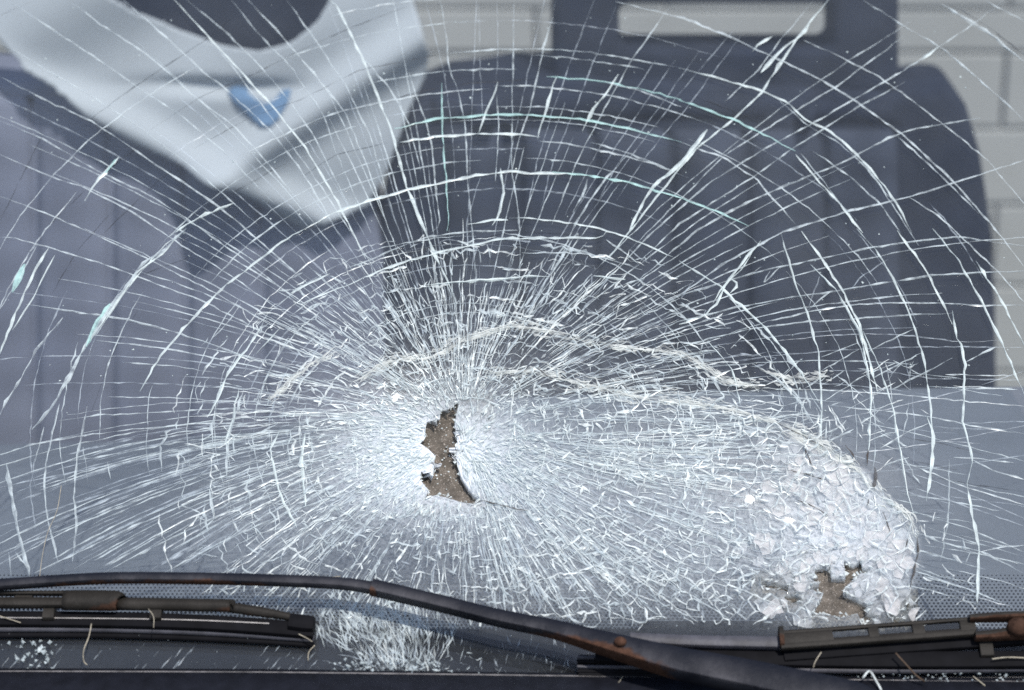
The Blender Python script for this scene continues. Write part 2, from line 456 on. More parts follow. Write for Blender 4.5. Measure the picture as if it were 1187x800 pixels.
# slot in the headrest is cut with a boolean-free frame: rebuild as a ring
bpy.data.objects.remove(hr)
def ring_prism(name, outer, inner, Y, depth, m, parent):
    n = len(outer); P = at_depth([q[0] for q in outer + inner], [q[1] for q in outer + inner], Y)
    B = P + np.array([0, depth, 0]); V = list(P) + list(B); F = []
    for i in range(n):
        j = (i + 1) % n
        F += [(i, j, n + j, n + i), (2 * n + i, 3 * n + i, 3 * n + j, 2 * n + j), (i, 2 * n + i, 2 * n + j, j), (n + i, n + j, 3 * n + j, 3 * n + i)]
    o = obj(name, V, F, m, parent)
    import bmesh
    bm = bmesh.new(); bm.from_mesh(o.data); bmesh.ops.recalc_face_normals(bm, faces=bm.faces); bm.to_mesh(o.data); bm.free()
    bevel(o, 0.01, 3); return o
def rrect(x0, x1, y0, y1, r, n=5):
    out = []
    for (cx, cy, a0) in ((x1 - r, y0 + r, -90), (x1 - r, y1 - r, 0), (x0 + r, y1 - r, 90), (x0 + r, y0 + r, 180)):
        for k in range(n):
            a = math.radians(a0 + 90 * k / (n - 1)); out.append((cx + r * math.cos(a), cy + r * math.sin(a)))
    return out
ring_prism('headrest', rrect(640, 1043, -90, 108, 16), rrect(718, 965, 6, 58, 12), SY + 0.015, 0.075, M_SEATR, seatr)

seatl = thing('front_seat', 'lighter grey front seat under the white cloth, left side', 'seat', group='front seats behind the windscreen')
shape_prism('backrest', [(-140,600),(-140,104),(-60,92),(20,96),(60,97),(120,100),(330,110),(420,190),(446,300),(450,600)], SY - 0.005, 0.12, M_SEATL, seatl, 0.012, 3)
for k in range(6):
    x0 = -135 + 88 * k
    cushion('rib', [(x0 + 2, 112), (x0 + 86, 112), (x0 + 86, 600), (x0 + 2, 600)], SY - 0.005, 0.007, M_SEATL, seatl, 12)
shape_prism('headrest', [(60,-90),(400,-90),(392,20),(370,78),(300,96),(180,90),(110,60),(80,10)], SY + 0.05, 0.09, M_SEATR, seatl, 0.012, 3)

# white cloth hanging over the left seat
cloth = thing('draped_cloth', 'white cloth with a blue emblem draped in a V over the left seat', 'cloth')
CL = [(-30,-40),(-12,30),(36,80),(66,98),(100,130),(160,166),(215,186),(280,216),(318,246),(352,268),(385,254),(425,240),(446,204),(458,172),(474,126),(492,92),(498,60),(478,0),(470,-40),(392,-40),(382,0),(366,26),(336,48),(300,57),(255,52),(205,38),(160,18),(118,-10),(100,-40)]
x, y, f = region(CL, 3.0)
P = at_depth(x, y, 0.955)
fold = 0.020 * np.exp(-((y - (300 - 0.62 * x) - 0) / 34.0) ** 2)          # raised fold running up to the right
fold = 0.022 * np.exp(-(((x - 330) * 0.55 + (y - 150) * 0.83) / 26.0) ** 2) * (x > 200) + 0.014 * np.exp(-(((x - 150) * 0.42 - (y - 150) * 0.9) / 20.0) ** 2)
fold += 0.007 * np.sin(x / 47.0 + y / 70.0) + 0.003 * np.sin((x * 0.4 + y) / 24.0) - 0.010 * np.exp(-((y - 100) / 9.0) ** 2) * np.exp(-((x - 250) / 80.0) ** 2)
P[:, 1] -= fold
o = obj('sheet', P, f, M_CLOTH, cloth, True); solidify(o, 0.004, 1)
def cloth_patch(name, poly, m, off):
    x, y, f = region(poly, 4.0); P = at_depth(x, y, 0.955)
    fo = 0.022 * np.exp(-(((x - 330) * 0.55 + (y - 150) * 0.83) / 26.0) ** 2) * (x > 200) + 0.014 * np.exp(-(((x - 150) * 0.42 - (y - 150) * 0.9) / 20.0) ** 2)
    fo += 0.007 * np.sin(x / 47.0 + y / 70.0) + 0.003 * np.sin((x * 0.4 + y) / 24.0) - 0.010 * np.exp(-((y - 100) / 9.0) ** 2) * np.exp(-((x - 250) / 80.0) ** 2)
    P[:, 1] -= fo + off
    o = obj(name, P, f, m, cloth, True); solidify(o, 0.001, 1); return o
cloth_patch('emblem', [(264,104),(274,99),(288,102),(296,112),(308,118),(320,112),(328,102),(338,101),(336,113),(326,128),(317,139),(307,141),(294,134),(278,121)], M_BLUE, 0.004)

# ------------------------------------------------------------------ windscreen
ws = thing('windscreen', 'shattered laminated car windscreen with a white crushed impact and long radiating cracks', 'windscreen')
def dens(x, y):
    g = lambda cx, cy, rx, ry, p=2.0: np.exp(-(np.abs((x - cx) / rx) ** p + np.abs((y - cy) / ry) ** p))
    d = 1.0 * g(505, 530, 100, 72) + 0.5 * g(600, 530, 75, 70) + 0.62 * g(520, 515, 235, 130, 3) + 0.35 * g(600, 400, 210, 75)
    d += 0.48 * g(790, 580, 190, 120, 3) + 0.75 * g(965, 610, 105, 100, 3) + 0.55 * g(650, 655, 250, 58, 3) + 0.5 * g(450, 735, 65, 45) + 0.18 * g(960, 480, 110, 55) + 0.40 * g(350, 600, 140, 80, 3) + 0.5 * g(700, 640, 280, 90, 4)
    return np.clip(d, 0, 1.2)

def axis(a, b, fines, coarse, fn):
    t = [a]
    while t[-1] < b: t.append(t[-1] + (fn if any(p < t[-1] < q for p, q in fines) else coarse))
    return np.array(t)
ax_x = axis(-130, 1320, [(476, 572), (870, 1060)], 5.0, 1.25); ax_y = axis(-110, 784, [(456, 590), (634, 728)], 5.0, 1.25)
gx, gy = [q.ravel() for q in np.meshgrid(ax_x, ax_y)]; nx_ = len(ax_x)
ii, jj = np.meshgrid(np.arange(nx_ - 1), np.arange(len(ax_y) - 1)); k0 = (jj * nx_ + ii).ravel()
gf = np.stack([k0, k0 + 1, k0 + nx_ + 1, k0 + nx_], 1)
kill = np.zeros(len(gf), bool)
for h in HOLES:
    p = poly_np(h); near = (gx > p[:, 0].min() - 12) & (gx < p[:, 0].max() + 12) & (gy > p[:, 1].min() - 12) & (gy < p[:, 1].max() + 12)
    idx = np.where(near)[0]; d, bx, by = nearest(h, gx[idx], gy[idx]); m = d < 0.85
    gx[idx[m]] = bx[m]; gy[idx[m]] = by[m]
for h in HOLES:
    kill |= inside(h, gx[gf].mean(1), gy[gf].mean(1))
glassv = on_glass(gx, gy, 0.0)
pane = obj('glass_pane', glassv, gf[~kill][:, ::-1], M_GLASS, ws, True)
gg = lambda cx, cy, rx, ry, p: np.exp(-(np.abs((gx - cx) / rx) ** p + np.abs((gy - cy) / ry) ** p))
cr = 1.1 * gg(495, 527, 84, 58, 2.2) + 0.30 * gg(600, 555, 80, 55, 2) + (0.50 * gg(985, 622, 72, 86, 2) + 0.15 * gg(840, 590, 170, 88, 2)) * np.clip((np.interp(gy, [470, 500, 520, 545, 575, 600, 622, 690, 725], [880, 930, 960, 1005, 1030, 1055, 1066, 1060, 1055]) - gx) / 9 + .5, 0, 1) + 0.07 * gg(690, 645, 230, 58, 2) + 0.07 * gg(340, 600, 110, 60, 2) + 0.05 * np.clip(dens(gx, gy), 0, 1)
cr = np.clip(cr * rng.uniform(.85, 1.1, len(cr)), 0, 1) * np.clip((740 - gy) / 30, 0, 1)
attr(pane, 'crush', cr)
solidify(pane, 0.005, -1)

# ceramic print along the lower edge
def strip(name, x0, x1, y0, y1, lift, m, parent, step=20):
    x, y, f = px_grid(x0, x1, y0, y1, step); o = obj(name, on_glass(x, y, lift), f[:, ::-1], m, parent, True); return o
solidify(strip('printed_band', -130, 1320, 729, 787, -0.0062, M_FRIT, ws), 0.0006)
V = []; F = []
row = 0
py = 667.0
while py < 731:
    pitch = 5.0; r = 1.05 + 0.75 * min(1, (py - 667) / 45)
    xs = np.arange(-125, 1315, pitch) + (pitch / 2 if row % 2 else 0)
    hm = np.zeros(len(xs), bool)
    for h in HOLES: hm |= (inside(h, xs, np.full(len(xs), py)) | (nearest(h, xs, np.full(len(xs), py))[0] < 4))
    for xx in xs[~hm]:
        k = len(V)
        for q in range(6):
            a = q * math.pi / 3; V.append((xx + r * math.cos(a), py + r * 0.85 * math.sin(a)))
        F.append((k + 5, k + 4, k + 3, k + 2, k + 1, k))
    py += pitch * 0.72; row += 1
V = np.array(V); dots = obj('printed_dots', on_glass(V[:, 0], V[:, 1], -0.0062), F, M_FRIT, ws); dots['kind'] = 'stuff'

# brown layer that shows through the holes
for h in HOLES:
    c = poly_np(h).mean(0); big = [(c[0] + (q[0] - c[0]) * 1.0 + np.sign(q[0] - c[0]) * 7, c[1] + (q[1] - c[1]) + np.sign(q[1] - c[1]) * 7) for q in h]
    p = poly_np(h); x0, x1, y0, y1 = p[:, 0].min() - 9, p[:, 0].max() + 9, p[:, 1].min() - 9, p[:, 1].max() + 9
    x, y, f = px_grid(x0, x1, y0, y1, 3.5)
    o = obj('exposed_layer', on_glass(x, y, -0.0064 + rng.normal(0, 0.0005, len(x))), f[:, ::-1], M_GRIME, ws, True); solidify(o, 0.002)

# ---- cracks traced along the glass: (points, width, material)
B_, M_, F_, T_, D_ = M_BRIGHT, M_MID, M_FAINT, M_TEAL, M_SHADE
RAD = [
 ([(7,0),(57,32),(120,73),(165,105),(209,133),(262,178),(318,236)],1.2,M_), ([(79,0),(118,29),(169,62),(189,79),(233,118),(270,145),(312,191),(352,240)],1.3,M_),
 ([(143,0),(189,40),(233,81),(267,108),(317,155),(354,204),(400,285)],1.4,M_), ([(202,0),(243,44),(280,84),(319,127),(352,168),(392,235),(424,300)],1.8,B_),
 ([(216,0),(256,32),(297,72),(331,111),(362,155),(410,250)],1.2,M_), ([(268,0),(300,40),(337,78),(376,135),(388,175),(430,270)],1.4,M_),
 ([(287,0),(320,34),(358,78),(400,130),(425,190),(452,270)],1.4,M_), ([(332,0),(364,44),(400,98),(430,160),(460,262)],1.2,M_),
 ([(376,-5),(390,7),(420,67),(434,101),(454,152),(471,216),(490,262),(506,300),(525,340)],2.6,B_), ([(420,67),(451,101),(474,142),(488,200)],1.3,M_),
 ([(0,50),(54,81),(105,111),(160,146),(230,200),(300,262)],1.2,M_), ([(0,89),(61,120),(105,140),(149,169),(182,192),(230,223),(267,250),(330,305),(380,350)],1.5,M_),
 ([(0,140),(47,160),(111,197),(169,224),(216,253),(290,306),(360,360)],1.3,M_), ([(0,179),(54,203),(101,219),(152,245),(189,270),(265,318),(340,370)],1.3,M_),
 ([(0,228),(51,246),(101,268),(180,304),(250,340),(330,386)],1.2,M_), ([(0,275),(13,275),(64,289),(128,309),(182,329),(236,349),(287,376),(337,400)],1.3,M_),
 ([(98,265),(145,285),(196,307),(246,329),(310,366),(370,402)],1.1,M_), ([(30,353),(111,365),(152,371),(209,387),(256,403),(304,420),(358,434)],1.6,M_),
 ([(111,395),(162,400),(216,408),(270,420),(321,430),(370,446)],1.2,M_), ([(20,447),(78,444),(149,444),(216,446),(270,449),(321,457),(380,468)],1.1,F_),
 ([(68,488),(115,481),(189,478),(253,474),(330,476)],1.1,M_), ([(0,528),(34,515),(88,506),(152,498),(230,491),(310,490)],1.3,M_),
 ([(81,535),(142,525),(203,513),(263,505),(340,500)],1.2,M_), ([(124,460),(200,461),(270,466),(340,472)],1.0,M_), ([(142,420),(200,424),(260,434)],1.1,M_),
 ([(0,565),(80,548),(180,530),(260,516)],1.2,F_), ([(0,610),(90,582),(200,548),(300,520)],1.3,F_), ([(0,641),(110,600),(236,550),(330,525)],1.3,M_), ([(40,664),(150,612),(260,565),(340,540)],1.6,M_),
 ([(120,664),(190,628),(270,590),(360,560)],1.5,M_), ([(190,664),(250,632),(320,600),(400,570)],1.6,M_),
 ([(963,-4),(922,47),(885,105),(851,138),(807,172),(787,196),(740,255),(705,300)],2.4,B_), ([(942,2),(900,52),(880,80),(840,118)],1.2,M_),
 ([(1050,40),(973,98),(888,149),(838,182),(787,233),(730,290)],1.3,M_), ([(1165,0),(1125,30),(1044,84),(990,115),(939,145),(882,175),(821,213),(750,275),(690,340)],1.4,M_),
 ([(1049,95),(993,125),(919,172),(878,202),(787,260),(735,310)],1.5,M_), ([(1136,137),(1057,150),(1030,160),(969,192),(915,213),(855,240),(807,268),(740,325)],1.6,M_),
 ([(1187,186),(1108,211),(1054,228),(983,245),(929,262),(905,270),(840,305),(770,355)],1.7,M_), ([(1187,285),(1111,275),(1057,280),(1010,287),(949,300),(905,309),(855,322),(787,343),(735,370)],1.6,M_),
 ([(1187,314),(1141,316),(1081,319),(1037,326),(976,336),(922,344),(855,356),(787,373),(735,392)],1.7,M_), ([(1187,354),(1135,354),(1091,351),(1040,351),(993,353),(939,361),(888,373),(820,395)],1.5,M_),
 ([(1104,363),(1054,365),(983,370),(935,373),(871,381),(821,393),(760,412)],1.4,M_), ([(1187,403),(1108,402),(1030,403),(956,407),(888,413),(800,428)],1.1,F_),
 ([(1158,395),(1118,397),(1064,390),(1017,387),(969,388),(888,397)],1.0,F_), ([(1187,440),(1141,440),(1081,439),(1023,430),(952,430)],1.1,F_),
 ([(1187,471),(1111,464),(1037,457),(990,454),(956,452),(880,450)],1.2,M_), ([(1187,503),(1125,493),(1077,483),(1023,476),(960,470)],1.2,M_), ([(1187,535),(1111,515),(1050,500),(990,488)],1.1,M_),
 ([(1187,585),(1120,565),(1040,532)],1.2,M_), ([(1187,556),(1150,545),(1126,532)],1.6,M_), ([(1187,610),(1130,590),(1060,565)],1.1,F_), ([(1187,640),(1120,612),(1050,590)],1.2,M_), ([(1187,665),(1140,640),(1090,628)],1.3,M_),
 ([(1187,632),(1160,634),(1135,640)],1.4,M_),
 ([(493,0),(503,37),(516,90),(524,150),(528,220)],0.9,F_), ([(510,0),(518,47),(520,79),(532,108),(539,145),(542,209),(548,275),(552,330)],1.5,M_),
 ([(474,84),(488,125),(500,162),(505,216),(510,258),(506,266),(500,269)],1.6,M_), ([(512,96),(513,162),(517,209),(520,257),(518,268)],1.5,T_),
 ([(596,0),(594,101),(593,199),(601,243),(603,300),(600,350)],1.2,M_), ([(641,20),(630,54),(620,101),(613,132),(601,162),(594,196)],1.6,M_),
 ([(577,95),(572,112),(562,132),(555,154)],2.2,B_), ([(576,110),(578,150),(574,210)],1.2,M_), ([(689,0),(660,74),(640,130),(622,190),(610,250)],1.0,F_), ([(645,90),(636,115),(629,140),(623,162)],2.3,B_),
 ([(714,7),(684,81),(670,118),(640,190),(625,250)],1.0,F_), ([(717,86),(706,104),(687,128),(675,152)],2.8,B_), ([(775,10),(734,67),(712,105),(672,180),(640,260)],1.1,M_),
 ([(792,187),(770,205),(755,219),(740,244),(728,272)],2.6,B_), ([(729,179),(700,209),(677,243),(662,270),(645,310)],2.0,M_), ([(820,150),(790,189),(768,208)],3.2,B_),
 ([(580,195),(584,224),(578,250),(570,262)],2.0,B_), ([(681,207),(676,226),(664,246)],1.7,M_), ([(558,200),(540,260),(545,300)],0.9,F_), ([(760,70),(720,130),(690,180),(655,250)],0.9,F_),
 ([(810,60),(760,130),(716,190),(690,240)],0.9,F_), ([(860,40),(800,120),(750,180),(715,232)],1.0,F_), ([(641,12),(645,0)],1.6,M_), ([(555,0),(556,60),(560,140)],0.7,F_), ([(576,0),(577,60),(575,96)],0.7,F_),
 ([(882,84),(905,58),(932,38),(938,28)],3.0,B_), ([(872,60),(884,48),(896,42)],2.4,B_), ([(1068,70),(1078,62),(1088,54)],3.0,B_),
]
RING = [
 ([(162,454),(176,427),(196,400),(223,370),(253,338),(290,309),(324,282),(354,265)],2.1,B_), ([(354,265),(390,245),(427,233),(470,221),(505,213),(549,204),(593,198),(613,201),(663,201)],2.4,B_),
 ([(640,199),(680,203),(728,211),(761,221),(790,230),(838,248),(868,262)],1.7,T_), ([(787,302),(831,329),(888,380),(929,432),(949,467)],1.9,B_),
 ([(929,268),(952,299),(976,336),(996,376),(1006,410),(1017,454)],2.2,B_), ([(939,306),(969,336),(996,383),(1003,414),(1010,454),(1006,532)],2.0,B_), ([(1000,383),(1020,427),(1037,481),(1045,532),(1052,570),(1059,596)],1.9,B_),
 ([(457,149),(505,138),(566,133),(613,133),(674,138),(728,149),(790,165)],1.9,T_), ([(790,165),(807,172),(838,182),(878,209),(922,260)],1.5,M_), ([(463,165),(508,158),(559,155),(606,156),(626,159)],1.9,B_),
 ([(684,165),(728,177),(778,197)],1.7,M_), ([(633,89),(687,93),(714,98),(761,108),(790,116)],1.8,T_), ([(700,95),(740,104),(790,124)],1.2,M_), ([(787,116),(848,138),(888,157),(922,175)],2.0,T_), ([(922,179),(952,213),(979,243),(1000,270)],1.8,B_),
 ([(928,178),(960,218),(985,250)],1.0,M_), ([(520,62),(579,57),(633,57),(687,61),(734,69),(790,79)],1.3,M_), ([(787,79),(824,88),(885,106),(914,120),(932,138),(966,155),(996,181),(1023,213),(1044,243),(1057,270)],1.8,B_),
 ([(900,113),(935,145),(972,165),(1000,190),(1030,228)],1.0,M_), ([(1040,267),(1077,319),(1104,376)],2.0,B_), ([(1104,360),(1108,390),(1114,400),(1119,420),(1116,488),(1128,532),(1121,560)],2.2,B_), ([(1121,560),(1126,591),(1135,630),(1134,668),(1133,700)],2.6,B_),
 ([(714,2),(790,20),(844,42),(898,67),(949,91),(986,113),(1047,157),(1104,209),(1155,267),(1187,309)],1.7,M_), ([(1040,158),(1085,198),(1135,248)],1.3,M_), ([(1000,0),(1054,34),(1097,59),(1172,125),(1187,140)],1.4,M_),
 ([(1091,5),(1145,37),(1187,72)],2.8,M_), ([(932,47),(976,67),(1023,91),(1091,142),(1145,186),(1187,236)],1.3,M_), ([(942,175),(983,203),(1020,236),(1044,270)],1.3,M_), ([(996,182),(1020,215),(1050,262),(1065,285)],1.2,M_),
 ([(993,265),(1017,292),(1037,326),(1057,370),(1071,414),(1079,474),(1082,532)],1.8,B_), ([(1074,482),(1082,502),(1081,531),(1077,561),(1074,581)],2.4,B_), ([(1100,532),(1101,570),(1098,610),(1090,650)],1.4,M_),
 ([(1081,265),(1111,302),(1138,349),(1158,390),(1175,430),(1187,457)],1.9,B_), ([(1131,302),(1158,343),(1187,400)],1.8,B_), ([(1052,228),(1090,252),(1120,280),(1160,318),(1187,350)],1.2,M_), ([(1140,0),(1187,25)],1.0,M_),
 ([(905,270),(922,329),(936,363),(949,410),(952,464),(952,532)],1.8,B_),
 ([(216,265),(189,292),(165,306),(149,329),(128,356),(111,383),(95,407),(84,430),(73,449),(61,471),(37,498)],3.4,M_), ([(210,270),(186,297),(160,314),(142,340),(120,372),(100,398),(86,424)],1.4,B_), ([(205,272),(176,300),(152,330),(132,356),(112,388)],1.2,B_), ([(128,352),(110,378),(100,402)],4.5,T_),
 ([(69,468),(60,505),(54,535)],2.0,M_), ([(51,495),(41,535)],1.4,M_), ([(203,270),(233,251),(270,236)],2.2,B_), ([(138,182),(115,206),(98,233)],2.2,B_), ([(134,185),(122,200)],5.0,T_),
 ([(57,287),(41,312),(27,343),(10,383),(0,410)],2.2,B_), ([(64,295),(34,353),(14,383)],1.2,B_), ([(29,306),(14,339)],5.0,T_), ([(44,282),(20,326),(0,358)],1.3,M_), ([(73,368),(41,407),(24,440),(7,464),(0,481)],2.2,M_),
 ([(101,471),(96,498),(89,532),(86,574),(89,608),(84,652)],2.0,M_), ([(7,537),(15,584),(22,621),(34,668)],3.2,M_), ([(54,530),(51,564),(54,598),(68,652)],1.8,M_), ([(41,530),(35,567),(41,612)],1.2,F_), ([(10,640),(13,668)],1.8,M_), ([(18,640),(30,655)],1.6,M_),
 ([(307,370),(284,407),(263,434),(250,468),(240,484)],2.2,B_), ([(324,381),(297,410)],1.9,B_), ([(277,451),(267,495),(260,515)],1.8,B_), ([(324,499),(313,521),(324,572),(344,612)],2.0,B_), ([(283,450),(263,511),(263,552)],2.0,M_), ([(243,567),(248,602)],2.8,M_), ([(354,501),(349,531),(354,587)],2.4,B_),
 ([(335,390),(320,415),(308,440),(300,470)],1.6,M_), ([(370,420),(350,440),(335,470)],1.8,M_),
 ([(400,332),(420,323),(442,313),(474,302),(506,293),(530,287.5),(552,283),(581,276.5),(641,276),(664,275),(686,276.5),(698,275),(704,267)],2.1,B_), ([(400,312),(430,301),(474,282),(501,274),(532,270),(557,268),(600,267)],1.4,M_),
 ([(542,260),(569,255),(589,255)],1.8,B_), ([(590,253),(610,253),(636,255),(664,259),(696,265),(725,274),(749,284),(780,298)],1.5,B_), ([(491,330.5),(523,328),(552,325.5),(591,323),(614,320),(636,321)],2.4,B_),
 ([(688,320),(725,324)],2.2,B_), ([(605,293),(648,293),(675,293),(698,298),(745,313)],1.3,M_), ([(703,278),(722,291),(740,306)],1.4,M_), ([(337,340),(355,330),(383,317)],2.2,B_), ([(350,352),(372,342),(400,332)],1.6,B_),
 ([(882,279),(868,295),(855,312),(841,329),(831,353),(817,366),(787,376)],2.4,B_), ([(875,285),(862,310),(838,332),(826,352)],1.4,B_), ([(893,314),(884,330),(905,309)],1.3,M_), ([(845,322),(858,330),(846,340)],1.4,B_),
 ([(952,414),(996,397)],1.5,M_), ([(952,430),(996,405)],1.2,M_), ([(1010,440),(1055,415),(1071,408)],1.3,M_), ([(1033,452),(1060,438),(1104,415)],1.3,M_), ([(1119,420),(1155,402)],1.4,M_), ([(955,465),(1000,436),(1040,420)],1.6,M_), ([(1020,520),(1055,500),(1078,490)],1.5,M_),
 ([(870,420),(900,438),(930,470),(948,500)],1.6,M_), ([(895,425),(925,460),(940,490)],1.3,M_), ([(820,395),(850,430),(858,470)],1.5,B_), ([(1030,300),(1000,320),(985,336)],1.0,F_), ([(950,320),(935,360)],1.0,F_),
 ([(935,361),(952,345),(966,336)],1.4,M_), ([(1058,382),(1030,395),(1004,410)],1.3,M_),
]
SHADE_LINES = [  # crack shade drawn as dark lines: (points, width)
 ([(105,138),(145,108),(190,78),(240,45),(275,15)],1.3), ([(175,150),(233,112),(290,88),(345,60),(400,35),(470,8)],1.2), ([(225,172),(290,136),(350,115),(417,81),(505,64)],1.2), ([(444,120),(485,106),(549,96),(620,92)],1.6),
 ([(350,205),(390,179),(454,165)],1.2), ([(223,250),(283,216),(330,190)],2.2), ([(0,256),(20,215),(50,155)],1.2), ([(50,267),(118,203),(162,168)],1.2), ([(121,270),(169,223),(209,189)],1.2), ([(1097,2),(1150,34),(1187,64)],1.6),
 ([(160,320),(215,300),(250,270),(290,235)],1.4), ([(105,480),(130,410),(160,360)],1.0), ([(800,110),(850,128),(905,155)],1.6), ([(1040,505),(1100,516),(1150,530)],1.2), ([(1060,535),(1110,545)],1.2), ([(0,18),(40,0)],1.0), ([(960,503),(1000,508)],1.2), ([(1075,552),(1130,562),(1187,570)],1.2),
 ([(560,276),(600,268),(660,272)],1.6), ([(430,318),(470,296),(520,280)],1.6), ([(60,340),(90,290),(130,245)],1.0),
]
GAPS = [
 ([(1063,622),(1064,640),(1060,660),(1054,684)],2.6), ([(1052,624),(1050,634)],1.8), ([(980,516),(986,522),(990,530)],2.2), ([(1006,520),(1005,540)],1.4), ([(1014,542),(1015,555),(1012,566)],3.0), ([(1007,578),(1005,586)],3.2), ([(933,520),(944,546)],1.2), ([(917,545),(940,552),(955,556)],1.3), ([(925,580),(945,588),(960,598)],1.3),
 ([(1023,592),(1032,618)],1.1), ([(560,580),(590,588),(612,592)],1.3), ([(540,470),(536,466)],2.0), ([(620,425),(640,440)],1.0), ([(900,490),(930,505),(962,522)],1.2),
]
ncrack = 0
def crack(pts, w, m, **k):
    global ncrack
    r = Ribbons(); r.add(pts, w, **k); r.build('crack', m, ws); ncrack += 1
angles = []
for (p, w, m) in RAD:
    crack(p, w * 1.05, m, jit=0.35, step=9, lift=0.0005 + random.uniform(0, .0004))
    q = min(p, key=lambda z: abs(math.hypot(z[0] - A[0], z[1] - A[1]) - 350)); angles.append(theta_of(*q)[0])
for (p, w, m) in RING:
    crack(p, w * 1.12, m, jit=0.45, step=8, lift=0.0007 + random.uniform(0, .0004))
for (p, w) in SHADE_LINES: crack(p, w, M_SHADE, jit=0.3, step=9, lift=0.0003)  # shade put into the ribbon colour
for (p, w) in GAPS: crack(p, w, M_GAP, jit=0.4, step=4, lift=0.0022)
# further radiating cracks between the traced ones
for th in np.radians(np.arange(-14, 196, 1.5)):
    th = th + random.uniform(-.008, .008)
    if min(abs(th - a) for a in angles) < math.radians(0.75): continue
    r1 = random.choice([360, 430, 520, 640, 760]) * random.uniform(0.9, 1.1); r0 = random.uniform(110, 190)
    crack(radial(th, np.linspace(r0, r1, 14)), random.uniform(0.8, 1.3), random.choice([M_FAINT, M_MID, M_MID]), jit=0.35, step=12)
print('cracks', ncrack)

# ---- the shattered zone: long filaments, steps that bridge them, splinters in the core
fine = Ribbons(); finem = Ribbons(); finef = Ribbons()
HBOX = [(poly_np(h)[:, 0].min(), poly_np(h)[:, 0].max(), poly_np(h)[:, 1].min(), poly_np(h)[:, 1].max()) for h in HOLES]
def dn(x, y): return float(dens(np.array([x]), np.array([y]))[0])
def in_holes(x, y):
    x = np.atleast_1d(np.asarray(x, float)); y = np.atleast_1d(np.asarray(y, float)); m = np.zeros(x.shape, bool)
    for (x0, x1, y0, y1), h in zip(HBOX, HOLES):
        if x.max() > x0 and x.min() < x1 and y.max() > y0 and y.min() < y1: m |= inside(h, x, y)
    return m
def near_holes(x, y, pad):
    x = np.atleast_1d(np.asarray(x, float)); y = np.atleast_1d(np.asarray(y, float)); m = in_holes(x, y)
    for (x0, x1, y0, y1), h in zip(HBOX, HOLES):
        if x.max() > x0 - pad and x.min() < x1 + pad and y.max() > y0 - pad and y.min() < y1 + pad: m |= nearest(h, x, y)[0] < pad
    return m
def rmax_of(th):
    c, sn = math.cos(th), math.sin(th)
    if sn >= 0: return 1.0 / math.hypot(c / (395 if c > 0 else 320), sn / 215)
    return (abs(c / (395 if c > 0 else 330)) ** 4 + abs(sn / 240) ** 4) ** -.25
def patch(x, y):
    v = math.sin(x / 23.0 + 1.3 * math.sin(y / 31.0)) * math.sin(y / 17.0 + 1.1 * math.sin(x / 29.0)) + .6 * math.sin(x / 11.0 + y / 13.0) * math.sin(y / 9.0 - x / 15.0)
    o = math.exp(-((x - 630) / 85) ** 2 - ((y - 412) / 17) ** 2) + .8 * math.exp(-((x - 470) / 60) ** 2 - ((y - 655) / 28) ** 2) + .7 * math.exp(-((x - 780) / 90) ** 2 - ((y - 585) / 30) ** 2) + .7 * math.exp(-((x - 560) / 60) ** 2 - ((y - 330) / 14) ** 2)
    return v * .5 - 1.1 * o
fil = []
for k in range(1050):
    th = random.uniform(-math.pi, math.pi)
    if k > 780: th = random.gauss(-0.25, 0.4)
    c, sn = math.cos(th), math.sin(th)
    rmax = rmax_of(th)
    r0 = random.uniform(0.12, 0.66) * rmax; r1 = r0 + random.uniform(0.2, 0.6) * rmax
    fil.append((th, r0, min(r1, rmax * random.uniform(.8, 1.25))))
for (th, r0, r1) in fil:
    if r1 < r0 + 12: continue
    p = radial(th, np.linspace(r0, r1, 7)); p = p[p[:, 1] < 727]
    if len(p) < 2 or near_holes(p[:, 0], p[:, 1], 3).any(): continue
    if np.hypot(*(p.mean(0) - A)) > 90 and patch(*p.mean(0)) < random.uniform(-.75, .25): continue
    q = random.random(); (fine if q < .22 else finem if q < .72 else finef).add(p, random.uniform(0.6, 1.35), jit=0.8, step=10, lift=random.uniform(.0002, .0012), wn=.5)
fil.sort()
for k in range(900):                                        # steps between neighbouring filaments
    th, r0, r1 = random.choice(fil); c, sn = math.cos(th), math.sin(th)
    rmax = rmax_of(th)
    r = random.uniform(r0, max(r0 + 5, r1)); r = round(r / (rmax * .062)) * rmax * .062 + random.gauss(0, 2.0)
    ln = random.uniform(3, 17) / max(r, 30); t = np.linspace(th, th + ln, 3); rr = r * (1 + np.array([0, random.gauss(0, .012), random.gauss(0, .02)]))
    p = np.vstack([radial(t[i], np.array([rr[i]])) for i in range(3)])
    if p[:, 1].max() > 727 or near_holes(p[:, 0], p[:, 1], 3).any(): continue
    if patch(*p.mean(0)) < random.uniform(-.8, .1): continue
    q = random.random(); (fine if q < .4 else finem).add(p, random.uniform(0.7, 1.6), jit=0.6, step=3, lift=.0011, wn=.5)
for rr in np.linspace(.3, 1.05, 11):                         # longer broken rings
    th = -math.pi
    while th < math.pi:
        c, sn = math.cos(th), math.sin(th); R = rr * rmax_of(th); ln = random.uniform(10, 55) / R
        if random.random() < 0.5:
            t = np.linspace(th, th + ln, 6); off = random.gauss(1, .02)
            R2 = np.array([rr * rmax_of(z) for z in t]) * off
            p = np.stack([A[0] + R2 * np.cos(t), A[1] + 8 - R2 * np.sin(t)], 1)
            if p[:, 1].max() < 725 and not near_holes(p[:, 0], p[:, 1], 3).any(): (fine if random.random() < .5 else finem).add(p, random.uniform(0.9, 2.2), jit=1.5, step=5, lift=.0010, wn=.6)
        th += ln
